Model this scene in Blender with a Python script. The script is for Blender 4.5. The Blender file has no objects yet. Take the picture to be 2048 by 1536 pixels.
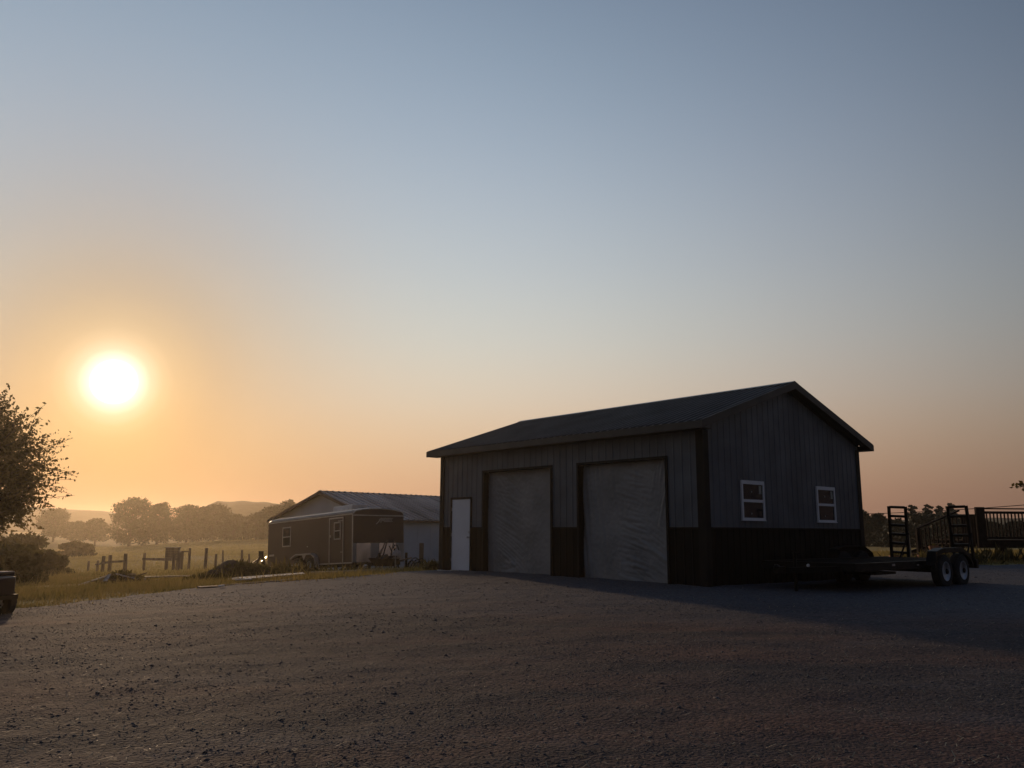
import bpy, math, random
import numpy as np
from mathutils import Vector, noise as mnoise
random.seed(7); rng = np.random.default_rng(7)
scene = bpy.context.scene
C = scene.collection
R = math.radians

# ------------------------------------------------------------------ camera
F_PX, PITCH, ROLL, CAM_H = 1648.4, 0.1761, 0.0053, 1.19
cam_data = bpy.data.cameras.new('camera'); cam = bpy.data.objects.new('camera', cam_data); C.objects.link(cam)
cam_data.sensor_fit = 'HORIZONTAL'; cam_data.sensor_width = 36.0; cam_data.lens = F_PX / 2048 * 36.0
cam_data.clip_start = 0.1; cam_data.clip_end = 5000
cam.location = (0, 0, CAM_H)
from mathutils import Matrix
cam.rotation_euler = (Matrix.Rotation(PITCH, 3, 'X') @ Matrix.Rotation(math.pi / 2, 3, 'X') @ Matrix.Rotation(ROLL, 3, 'Z')).to_euler()
scene.camera = cam

# ------------------------------------------------------------------ exposure
scene.view_settings.view_transform = 'Standard'; scene.view_settings.look = 'None'
scene.view_settings.exposure = 0.0; scene.view_settings.gamma = 1.0
scene.view_settings.use_curve_mapping = False
scene.cycles.use_denoising = True
scene.cycles.max_bounces = 6; scene.cycles.volume_bounces = 0
scene.cycles.sample_clamp_indirect = 4.0
scene.cycles.transparent_max_bounces = 12

# ------------------------------------------------------------------ sun
SUN_AZ, SUN_EL = R(-26.13), R(9.08)         # azimuth from +Y, negative = left
SUN_DIR = Vector((math.sin(SUN_AZ) * math.cos(SUN_EL), math.cos(SUN_AZ) * math.cos(SUN_EL), math.sin(SUN_EL)))
sl = bpy.data.lights.new('sun', 'SUN'); sun = bpy.data.objects.new('sun', sl); C.objects.link(sun)
sl.energy = 1.6; sl.angle = R(2.0); sl.color = (1.0, 0.67, 0.40)
sun.rotation_euler = SUN_DIR.to_track_quat('Z', 'Y').to_euler()

# ------------------------------------------------------------------ world
world = bpy.data.worlds.new('World'); scene.world = world; world.use_nodes = True
wn = world.node_tree.nodes; wl = world.node_tree.links
for n in list(wn): wn.remove(n)
def N(t, **k):
    n = wn.new(t)
    for a, b in k.items(): setattr(n, a, b)
    return n
w_out = N('ShaderNodeOutputWorld'); w_bg = N('ShaderNodeBackground')
sky = N('ShaderNodeTexSky', sky_type='NISHITA', sun_disc=False, sun_elevation=SUN_EL, sun_rotation=SUN_AZ,
        air_density=1.4, dust_density=4.0, ozone_density=1.0)
tc = N('ShaderNodeTexCoord')
nrm = N('ShaderNodeVectorMath', operation='NORMALIZE'); wl.new(tc.outputs['Generated'], nrm.inputs[0])
dotn = N('ShaderNodeVectorMath', operation='DOT_PRODUCT'); wl.new(nrm.outputs[0], dotn.inputs[0]); dotn.inputs[1].default_value = SUN_DIR
ac = N('ShaderNodeMath', operation='ARCCOSINE'); wl.new(dotn.outputs['Value'], ac.inputs[0])
gdeg = N('ShaderNodeMath', operation='DIVIDE'); wl.new(ac.outputs[0], gdeg.inputs[0]); gdeg.inputs[1].default_value = math.pi
sep = N('ShaderNodeSeparateXYZ'); wl.new(nrm.outputs[0], sep.inputs[0])
asn = N('ShaderNodeMath', operation='ARCSINE'); wl.new(sep.outputs['Z'], asn.inputs[0])
edeg = N('ShaderNodeMath', operation='DIVIDE'); wl.new(asn.outputs[0], edeg.inputs[0]); edeg.inputs[1].default_value = math.pi / 2
def s2l(c): return tuple(((x / 255) / 12.92 if x / 255 < .04045 else ((x / 255 + .055) / 1.055) ** 2.4) for x in c)
def ramp(inp, stops, interp='B_SPLINE'):
    r = N('ShaderNodeValToRGB'); wl.new(inp, r.inputs[0]); cr = r.color_ramp; cr.interpolation = interp
    while len(cr.elements) < len(stops): cr.elements.new(0.5)
    for e, (p, c) in zip(cr.elements, stops): e.position = p; e.color = (*c, 1)
    return r
def vmul(a, b):
    m = N('ShaderNodeVectorMath', operation='MULTIPLY'); wl.new(a, m.inputs[0])
    if hasattr(b, 'default_value') or hasattr(b, 'links'): wl.new(b, m.inputs[1])
    else: m.inputs[1].default_value = b
    return m.outputs[0]
def vadd(a, b):
    m = N('ShaderNodeVectorMath', operation='ADD'); wl.new(a, m.inputs[0]); wl.new(b, m.inputs[1]); return m.outputs[0]
# the colour of the clear morning sky by height above the horizon ...
ELEV = [(0, (.53, .25, .165)), (3, (.60, .345, .21)), (6, (.67, .46, .30)), (9, (.665, .545, .42)), (13, (.585, .575, .51)), (18, (.480, .520, .535)),
        (24, (.375, .440, .508)), (30, (.285, .362, .448)), (36, (.225, .297, .385)), (50, (.16, .215, .32)), (90, (.12, .165, .27))]
e_r = ramp(edeg.outputs[0], [(d / 90, c) for d, c in ELEV], 'B_SPLINE')
# ... and how it brightens towards the sun
GAIN = [(0, (.60, .46, .40)), (5, (.46, .42, .42)), (9, (.58, .59, .64)), (15, (.82, .86, .92)), (21, (.93, .98, 1.03)), (28, (.96, .985, 1.03)), (36, (.86, .885, .93)),
        (45, (.71, .72, .78)), (55, (.51, .53, .59)), (66, (.28, .31, .37)), (82, (.20, .225, .29)), (110, (.14, .168, .25)), (180, (.11, .138, .215))]
g_r = ramp(gdeg.outputs[0], [(d / 180, tuple(v / 2 for v in c)) for d, c in GAIN], 'B_SPLINE')
col = vmul(vmul(e_r.outputs[0], g_r.outputs[0]), (2.0, 2.0, 2.0))
# aureole round the sun and the blown-out disc itself
HALO = [(0, (1, 1, 1)), (.85, (1, 1, 1)), (1.12, (.36, .30, .27)), (1.45, (.19, .15, .14)), (1.9, (.11, .085, .070)), (2.6, (.05, .040, .022)), (3.7, (.012, .009, .002)), (6.0, (0, 0, 0))]
h_r = ramp(gdeg.outputs[0], [(d / 180, c) for d, c in HALO], 'LINEAR')
halo = vmul(h_r.outputs[0], (4.0, 4.0, 4.0))
nish = vmul(sky.outputs[0], (0.006, 0.006, 0.006))
# pink band low over the horizon opposite the sun
anti_e = ramp(edeg.outputs[0], [(0, (1, 1, 1)), (5 / 90, (.6, .6, .6)), (11 / 90, (0, 0, 0))], 'LINEAR')
anti_g = ramp(gdeg.outputs[0], [(68 / 180, (0, 0, 0)), (105 / 180, (.06, .036, .030)), (1, (.06, .036, .032))], 'LINEAR')
tot = vadd(vadd(vadd(col, halo), nish), vmul(anti_e.outputs[0], anti_g.outputs[0]))
wl.new(tot, w_bg.inputs['Color']); w_bg.inputs['Strength'].default_value = 1.0
wl.new(w_bg.outputs[0], w_out.inputs['Surface'])

# ------------------------------------------------------------------ helpers
def pix(px, py, Y):
    """world point seen at pixel (px, py) of the 2048 px picture at ground distance Y"""
    c, s = math.cos(ROLL), math.sin(ROLL)
    dx, dy = px - 1024, py - 768
    X = c * dx + s * dy; V = -s * dx + c * dy
    d = Vector((X, F_PX * math.cos(PITCH) + V * math.sin(PITCH), F_PX * math.sin(PITCH) - V * math.cos(PITCH)))
    return Vector((0, 0, CAM_H)) + d * (Y / d.y)

CTRL = np.array([(0,0,-.32),(-15,0,-.45),(15,0,-.25),(0,9,-.2),(-9,15,-.32),(8,9,-.12),(16,12,0),(22,18,.05),
 (4,18,0),(-2,25,0),(9.4,22.4,0),(10,18.5,0),(3,29.5,0),(0,22,0),
 (-6.2,31,-.42),(-9.4,35.3,-.76),(-4,33,-.42),(-12.5,26,-.5),(-8,22,-.3),(-18,28,-.8),
 (-7,43,-.98),(-13.5,48,-1.1),(3,55,-1.0),(-19.5,52,-1.35),(-26.5,57,-1.7),
 (15,28,.3),(20,26,.25),(25,40,.3),(40,60,0),(15,45,0),
 (-45,100,-2.1),(-25,100,-1.7),(0,100,-1.2),(-75,130,-3.2),(-95,200,-3.4),(-60,200,-1.2),(-30,200,-.9),(0,200,-.9),
 (60,120,0),(120,200,1),(-150,250,-4),(-40,-30,-.6),(40,-30,-.4)], float)
def _k(r2): return 0.5 * r2 * np.log(r2 + 1e-9)
def _fit():
    P = CTRL[:, :2] / 50; n = len(P)
    d2 = ((P[:, None] - P[None]) ** 2).sum(-1)
    A = np.zeros((n + 3, n + 3)); A[:n, :n] = _k(d2) + np.eye(n) * 2e-4
    A[:n, n] = 1; A[:n, n + 1:] = P; A[n, :n] = 1; A[n + 1:, :n] = P.T
    b = np.zeros(n + 3); b[:n] = CTRL[:, 2]
    return np.linalg.solve(A, b), P
_W, _P = _fit()
def gz(x, y):
    x = np.asarray(x, float); y = np.asarray(y, float)
    r = np.hypot(x, y - 40)
    X = np.stack([x.ravel(), y.ravel()], 1) / 50
    z = np.zeros(len(X))
    for k in range(0, len(X), 40000):
        d2 = ((X[k:k+40000, None] - _P[None]) ** 2).sum(-1)
        z[k:k+40000] = _k(d2) @ _W[:len(_P)] + _W[len(_P)] + X[k:k+40000] @ _W[len(_P) + 1:]
    z = z.reshape(x.shape)
    t = np.clip((r - 170) / 200, 0, 1); t = t * t * (3 - 2 * t)
    z = np.clip(z, -6, 4) * (1 - t) - 1.2 * t
    t = np.clip((-y - 5) / 40, 0, 1)
    return z * (1 - t) - .5 * t
def g1(x, y): return float(gz(np.array([x]), np.array([y]))[0])

def mesh_np(name, v, f, mat=None, smooth=False):
    v = np.asarray(v, np.float32); f = np.asarray(f, np.int32)
    me = bpy.data.meshes.new(name); k = f.shape[1]
    me.vertices.add(len(v)); me.vertices.foreach_set('co', v.ravel())
    me.loops.add(f.size); me.loops.foreach_set('vertex_index', f.ravel())
    me.polygons.add(len(f)); me.polygons.foreach_set('loop_start', np.arange(0, f.size, k, dtype=np.int32))
    me.polygons.foreach_set('loop_total', np.full(len(f), k, np.int32))
    if smooth: me.polygons.foreach_set('use_smooth', np.ones(len(f), bool))
    me.update(calc_edges=True); me.validate()
    if mat: me.materials.append(mat)
    return me

class MB:
    """collects simple shapes into one mesh"""
    def __init__(s): s.v = []; s.f = []
    def add(s, vs, fs):
        b = len(s.v); s.v += [tuple(v) for v in vs]; s.f += [tuple(i + b for i in f) for f in fs]; return s
    def box(s, x0, x1, y0, y1, z0, z1):
        return s.add([(x0,y0,z0),(x1,y0,z0),(x1,y1,z0),(x0,y1,z0),(x0,y0,z1),(x1,y0,z1),(x1,y1,z1),(x0,y1,z1)],
                     [(0,3,2,1),(4,5,6,7),(0,1,5,4),(1,2,6,5),(2,3,7,6),(3,0,4,7)])
    def bar(s, a, b, w, h=None, up=(0, 0, 1)):
        """a square bar from a to b, w wide and h high"""
        h = h or w; a = Vector(a); b = Vector(b); d = (b - a).normalized(); up = Vector(up)
        if abs(d.dot(up)) > .98: up = Vector((0, 1, 0))
        sx = d.cross(up).normalized() * w / 2; sz = sx.cross(d).normalized() * h / 2
        vs = [a - sx - sz, a + sx - sz, a + sx + sz, a - sx + sz, b - sx - sz, b + sx - sz, b + sx + sz, b - sx + sz]
        return s.add(vs, [(0,1,2,3),(4,7,6,5),(0,4,5,1),(1,5,6,2),(2,6,7,3),(3,7,4,0)])
    def tube(s, pts, r, n=8, caps=True):
        pts = [Vector(p) for p in pts]; rs = r if isinstance(r, (list, tuple)) else [r] * len(pts)
        rings = []; prev = None
        for i, p in enumerate(pts):
            d = (pts[min(i + 1, len(pts) - 1)] - pts[max(i - 1, 0)]).normalized()
            u = prev if prev is not None else (Vector((0, 0, 1)) if abs(d.z) < .9 else Vector((1, 0, 0)))
            a = d.cross(u).normalized(); u = a.cross(d).normalized(); prev = u
            rings.append([p + (a * math.cos(t * 2 * math.pi / n) + u * math.sin(t * 2 * math.pi / n)) * rs[i] for t in range(n)])
        b = len(s.v)
        for rg in rings: s.v += [tuple(v) for v in rg]
        for i in range(len(rings) - 1):
            for t in range(n):
                s.f.append((b+i*n+t, b+i*n+(t+1)%n, b+(i+1)*n+(t+1)%n, b+(i+1)*n+t))
        if caps:
            s.f.append(tuple(b + t for t in range(n))[::-1]); s.f.append(tuple(b + (len(rings)-1)*n + t for t in range(n)))
        return s
    def lathe(s, prof, axis='Z', n=24, c=(0, 0, 0)):
        """prof: list of (radius, height along the axis)"""
        b = len(s.v); c = Vector(c)
        for r, h in prof:
            for t in range(n):
                a, q = r * math.cos(2*math.pi*t/n), r * math.sin(2*math.pi*t/n)
                p = {'Z': (a, q, h), 'Y': (a, h, q), 'X': (h, a, q)}[axis]; s.v.append(tuple(c + Vector(p)))
        for i in range(len(prof) - 1):
            for t in range(n): s.f.append((b+i*n+t, b+i*n+(t+1)%n, b+(i+1)*n+(t+1)%n, b+(i+1)*n+t))
        for i in (() if prof[0] == prof[-1] else (0, len(prof) - 1)):
            if prof[i][0] > 1e-4: s.f.append(tuple(b + i*n + t for t in range(n)))
        return s
    def prism(s, poly, y0, y1, axis='Y'):
        """polygon in the plane across the axis, extruded from y0 to y1"""
        n = len(poly); f = (lambda a, b, c: (a, c, b)) if axis == 'Y' else ((lambda a, b, c: (c, a, b)) if axis == 'X' else (lambda a, b, c: (a, b, c)))
        return s.add([f(a, b, y0) for a, b in poly] + [f(a, b, y1) for a, b in poly],
                     [tuple(range(n)), tuple(range(2*n-1, n-1, -1))] + [(i, (i+1) % n, n + (i+1) % n, n + i) for i in range(n)])
    def mesh(s, name, mat, smooth=False, fix=True):
        import bmesh
        me = bpy.data.meshes.new(name); me.from_pydata(s.v, [], s.f)
        if fix:
            bm = bmesh.new(); bm.from_mesh(me); bmesh.ops.recalc_face_normals(bm, faces=bm.faces); bm.to_mesh(me); bm.free()
        if smooth: me.polygons.foreach_set('use_smooth', [True] * len(me.polygons))
        me.materials.append(mat); me.update(); return me
    def build(s, name, mat, parent=None, smooth=False, bevel=0, **k):
        return link(name, s.mesh(name, mat, smooth), parent, bevel=bevel, **k)

def link(name, me, parent=None, loc=None, rot=None, bevel=0, kind=None, label=None):
    o = bpy.data.objects.new(name, me); C.objects.link(o)
    if parent: o.parent = parent
    if loc is not None: o.location = loc
    if rot is not None: o.rotation_euler = rot
    if kind: o['kind'] = kind
    if label: o['label'] = label
    if bevel:
        m = o.modifiers.new('bevel', 'BEVEL'); m.width = bevel; m.segments = 2; m.limit_method = 'ANGLE'
    return o
def tag(o, label, cat, group=None):
    o['label'] = label; o['category'] = cat
    if group: o['group'] = group
    return o
def thing(name, label, cat, loc=(0, 0, 0), rot=(0, 0, 0), group=None):
    o = bpy.data.objects.new(name, None); o.empty_display_size = .3; C.objects.link(o)
    o.location = loc; o.rotation_euler = rot if isinstance(rot, tuple) else (0, 0, rot)
    return tag(o, label, cat, group)
def dup(o, parent=None):
    c = o.copy(); C.objects.link(c)
    if parent: c.parent = parent
    for ch in list(o.children): dup(ch, c)
    return c

MATS = {}
def mat(name, col, rough=.7, metal=0.0, var=.12, scale=3.0, bump=0.0, bscale=40.0, spec=.4, detail=4, col2=None, stretch=(1, 1, 1), coat=0, trans=0.0):
    if name in MATS: return MATS[name]
    m = bpy.data.materials.new(name); m.use_nodes = True; MATS[name] = m
    nt = m.node_tree; b = nt.nodes['Principled BSDF']
    b.inputs['Roughness'].default_value = rough; b.inputs['Metallic'].default_value = metal
    b.inputs['Specular IOR Level'].default_value = spec; b.inputs['Coat Weight'].default_value = coat
    t = nt.nodes.new('ShaderNodeTexCoord'); mp = nt.nodes.new('ShaderNodeMapping'); mp.inputs['Scale'].default_value = stretch
    nt.links.new(t.outputs['Object'], mp.inputs[0])
    n1 = nt.nodes.new('ShaderNodeTexNoise'); n1.inputs['Scale'].default_value = scale; n1.inputs['Detail'].default_value = detail
    nt.links.new(mp.outputs[0], n1.inputs['Vector'])
    mx = nt.nodes.new('ShaderNodeMix'); mx.data_type = 'RGBA'
    c2 = col2 or tuple(c * (1 - 2.2 * var) for c in col); c1 = col if col2 else tuple(min(1, c * (1 + var)) for c in col)
    mx.inputs[6].default_value = (*c1, 1); mx.inputs[7].default_value = (*c2, 1)
    rp = nt.nodes.new('ShaderNodeValToRGB'); rp.color_ramp.elements[0].position = .32; rp.color_ramp.elements[1].position = .68
    nt.links.new(n1.outputs['Fac'], rp.inputs[0]); nt.links.new(rp.outputs[0], mx.inputs[0])
    nt.links.new(mx.outputs[2], b.inputs['Base Color'])
    mr = nt.nodes.new('ShaderNodeMapRange'); mr.inputs['To Min'].default_value = max(0, rough - .1); mr.inputs['To Max'].default_value = min(1, rough + .1)
    nt.links.new(n1.outputs['Fac'], mr.inputs['Value']); nt.links.new(mr.outputs[0], b.inputs['Roughness'])
    if bump:
        n2 = nt.nodes.new('ShaderNodeTexNoise'); n2.inputs['Scale'].default_value = bscale; n2.inputs['Detail'].default_value = 5
        nt.links.new(mp.outputs[0], n2.inputs['Vector'])
        bp = nt.nodes.new('ShaderNodeBump'); bp.inputs['Strength'].default_value = 1; bp.inputs['Distance'].default_value = bump
        nt.links.new(n2.outputs['Fac'], bp.inputs['Height']); nt.links.new(bp.outputs[0], b.inputs['Normal'])
    if trans:
        tr = nt.nodes.new('ShaderNodeBsdfTranslucent'); nt.links.new(mx.outputs[2], tr.inputs['Color'])
        ms = nt.nodes.new('ShaderNodeMixShader'); ms.inputs[0].default_value = trans
        o = nt.nodes['Material Output']
        nt.links.new(b.outputs[0], ms.inputs[1]); nt.links.new(tr.outputs[0], ms.inputs[2]); nt.links.new(ms.outputs[0], o.inputs['Surface'])
    return m

M_SIDING = mat('grey_steel_siding', (.092, .113, .136), .42, .0, .12, 1.2, bump=.004, bscale=2.2, spec=.3)
M_DARKSID = mat('black_steel_siding', (.0055, .0055, .006), .55, 0, .1, 1.5, bump=.0012, bscale=9, spec=.08)
M_TRIM = mat('dark_bronze_trim', (.007, .007, .0075), .55, 0, .1, 3, spec=.15)
M_ROOF = mat('charcoal_steel_roof', (.028, .030, .034), .42, 0, .2, .9, bump=.001, bscale=6, spec=.4)
M_FASCIA = mat('fascia_brown', (.032, .030, .029), .5, 0, .1, 2)
M_SOFFIT = mat('soffit', (.035, .035, .035), .7, 0, .08, 2)
M_WHITE = mat('white_vinyl', (.72, .73, .74), .45, 0, .03, 3)
M_DOORW = mat('white_door_paint', (.66, .69, .74), .45, 0, .04, 1.5, spec=.4)
M_SHEET = mat('grey_plastic_sheet', (.235, .24, .24), .5, 0, .1, 1.3, bump=.004, bscale=22, spec=.35)
M_CONC = mat('concrete', (.32, .30, .28), .85, 0, .15, 3, bump=.003)
M_PALE = mat('pale_board', (.50, .46, .42), .7, 0, .12, 5, stretch=(1, 6, 6))
M_WOOD = mat('weathered_wood', (.19, .14, .10), .8, 0, .22, 4, bump=.004, bscale=18, stretch=(1, 1, .25))
M_DECKW = mat('stained_deck_wood', (.026, .017, .014), .9, 0, .2, 5, spec=.1, bump=.002, bscale=20)
M_LUMBER = mat('pale_lumber', (.42, .33, .21), .7, 0, .15, 3, bump=.002, bscale=20)
M_BLACKM = mat('black_painted_steel', (.006, .006, .0065), .5, .0, .2, 6, bump=.0006, bscale=60, spec=.12)
M_RUBBER = mat('tyre_rubber', (.015, .015, .015), .85, 0, .2, 10, bump=.002, bscale=60)
M_RIM = mat('white_wheel', (.62, .64, .68), .4, 0, .08, 6)
M_STEEL = mat('galvanised_steel', (.55, .55, .56), .32, .9, .12, 5)
M_ALU = mat('aluminium_trim', (.52, .50, .47), .45, .5, .08, 4)
M_TRAILER = mat('black_maroon_trailer_skin', (.040, .022, .020), .38, 0, .08, 1.5, spec=.45, bump=.0004, bscale=1.6)
M_BARNW = mat('white_barn_wall', (.46, .49, .54), .6, 0, .06, .7)
M_BARNROOF = mat('old_metal_roof', (.36, .32, .31), .5, .2, .3, 1.1, stretch=(1, .15, 1), bump=.002, bscale=5)
M_DIRT = mat('dirt', (.10, .068, .045), .95, 0, .25, 2, bump=.03, bscale=7)
M_TERRA = mat('terracotta', (.36, .16, .085), .75, 0, .12, 6)
M_BARK = mat('bark', (.075, .058, .045), .9, 0, .25, 7, bump=.01, bscale=16, stretch=(1, 1, .3))
def leafm(name, c, tr=.3): return mat(name, c, .6, 0, .25, .9, spec=.25, trans=tr)
M_LEAF = leafm('maple_leaf', (.12, .092, .028), .62)
M_LEAF2 = leafm('far_foliage', (.050, .062, .024), .22)
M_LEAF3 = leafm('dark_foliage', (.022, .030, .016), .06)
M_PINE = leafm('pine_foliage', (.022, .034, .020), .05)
M_BUSH = leafm('bush_foliage', (.12, .095, .030), .55)
M_GRASS = mat('grass_blades', (.23, .185, .055), .7, 0, .3, .6, spec=.2, trans=.5, col2=(.34, .245, .085))
M_HAY = mat('meadow_grass', (.34, .275, .10), .7, 0, .3, .08, spec=.2, trans=.5, col2=(.46, .36, .14))
def glass():
    m = bpy.data.materials.new('window_glass'); m.use_nodes = True; nt = m.node_tree; b = nt.nodes['Principled BSDF']
    b.inputs['Base Color'].default_value = (.03, .042, .055, 1); b.inputs['Roughness'].default_value = .06; b.inputs['Specular IOR Level'].default_value = .35
    t = nt.nodes.new('ShaderNodeBsdfTransparent'); t.inputs[0].default_value = (.10, .13, .16, 1)
    ms = nt.nodes.new('ShaderNodeMixShader'); ms.inputs[0].default_value = .55
    nt.links.new(t.outputs[0], ms.inputs[1]); nt.links.new(b.outputs[0], ms.inputs[2]); nt.links.new(ms.outputs[0], nt.nodes['Material Output'].inputs['Surface'])
    return m
M_GLASS = glass()

# ------------------------------------------------------------------ ground
def ground_material():
    m = bpy.data.materials.new('meadow'); m.use_nodes = True; nt = m.node_tree; b = nt.nodes['Principled BSDF']
    b.inputs['Roughness'].default_value = .95; b.inputs['Specular IOR Level'].default_value = .12
    g = nt.nodes.new('ShaderNodeNewGeometry')
    def noi(sc, det=5):
        n = nt.nodes.new('ShaderNodeTexNoise'); n.inputs['Scale'].default_value = sc; n.inputs['Detail'].default_value = det
        nt.links.new(g.outputs['Position'], n.inputs['Vector']); return n
    a, c, d = noi(.045, 4), noi(.9, 6), noi(9, 6)
    def mix(f, c1, c2, lo=.4, hi=.6):
        r = nt.nodes.new('ShaderNodeMapRange'); r.inputs['From Min'].default_value = lo; r.inputs['From Max'].default_value = hi
        nt.links.new(f, r.inputs['Value']); x = nt.nodes.new('ShaderNodeMix'); x.data_type = 'RGBA'; nt.links.new(r.outputs[0], x.inputs[0])
        for k, cc in ((6, c1), (7, c2)):
            if isinstance(cc, tuple): x.inputs[k].default_value = (*cc, 1)
            else: nt.links.new(cc, x.inputs[k])
        return x.outputs[2]
    big = mix(a.outputs['Fac'], (.32, .26, .10), (.42, .32, .13))
    mid = mix(c.outputs['Fac'], big, (.17, .13, .055), .45, .75)
    fin = mix(d.outputs['Fac'], mid, (.085, .065, .032), .5, .8)
    nt.links.new(fin, b.inputs['Base Color'])
    bp = nt.nodes.new('ShaderNodeBump'); bp.inputs['Distance'].default_value = .10; nt.links.new(d.outputs['Fac'], bp.inputs['Height'])
    bp2 = nt.nodes.new('ShaderNodeBump'); bp2.inputs['Distance'].default_value = .25; nt.links.new(c.outputs['Fac'], bp2.inputs['Height'])
    nt.links.new(bp.outputs[0], bp2.inputs['Normal']); nt.links.new(bp2.outputs[0], b.inputs['Normal'])
    return m
def axis(lo, hi, fine, core):
    a, b = core; out = list(np.arange(a, b + 1e-6, fine)); st = fine; x = b
    while x < hi: st *= 1.16; x = min(hi, x + st); out.append(x)
    st = fine; x = a
    while x > lo: st *= 1.16; x = max(lo, x - st); out.insert(0, x)
    return np.array(out)
gx = axis(-640, 640, .6, (-32, 24)); gy = axis(-160, 690, .6, (-2, 60))
GX, GY = np.meshgrid(gx, gy)
def fnoise(x, y, s, amp, octv=3, seed=0):
    o = np.zeros_like(x)
    for k in range(octv):
        f = s * 2 ** k; a = amp / 2 ** k
        r = np.random.default_rng(seed + k)
        for _ in range(5):
            th = r.uniform(0, 6.28); ph = r.uniform(0, 6.28); q = f * r.uniform(.6, 1.4)
            o += a / 2.2 * np.sin(q * (x * math.cos(th) + y * math.sin(th)) + ph)
    return o
GZ = gz(GX, GY)
lump = np.clip((np.hypot(GX + 8, GY - 12) - 50) / 40, 0, 1) * (GX < 20)
GZ = GZ + fnoise(GX, GY, .35, .06, 3, 3) * lump
def grid_faces(nx, ny):
    i = np.arange(nx * ny).reshape(ny, nx)
    return np.stack([i[:-1, :-1].ravel(), i[:-1, 1:].ravel(), i[1:, 1:].ravel(), i[1:, :-1].ravel()], 1)
LOT = [(-16, -6), (-14.5, 10.5), (-9.3, 16.6), (-8.1, 20.6), (-5.6, 22.6), (-3.2, 24.4), (-1.5, 27), (4, 31), (9.5, 27.5), (13, 25.7), (34, 26), (34, -6)]
def poly_sd(x, y, poly):
    x = np.asarray(x, float); y = np.asarray(y, float); d = np.full(x.shape, 1e9); ins = np.zeros(x.shape, bool)
    for (ax, ay), (bx, by) in zip(poly, poly[1:] + poly[:1]):
        ex, ey = bx - ax, by - ay; t = np.clip(((x - ax) * ex + (y - ay) * ey) / (ex * ex + ey * ey), 0, 1)
        d = np.minimum(d, np.hypot(x - ax - t * ex, y - ay - t * ey))
        c = ((ay > y) != (by > y)) & (x < (bx - ax) * (y - ay) / (by - ay + 1e-12) + ax); ins ^= c
    return np.where(ins, d, -d)
GZ = GZ - .30 * np.clip(poly_sd(GX, GY, LOT) / 1.2 - .8, 0, 1)
me = mesh_np('ground', np.stack([GX.ravel(), GY.ravel(), GZ.ravel()], 1), grid_faces(len(gx), len(gy)), ground_material(), True)
link('ground', me, kind='structure')

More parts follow.
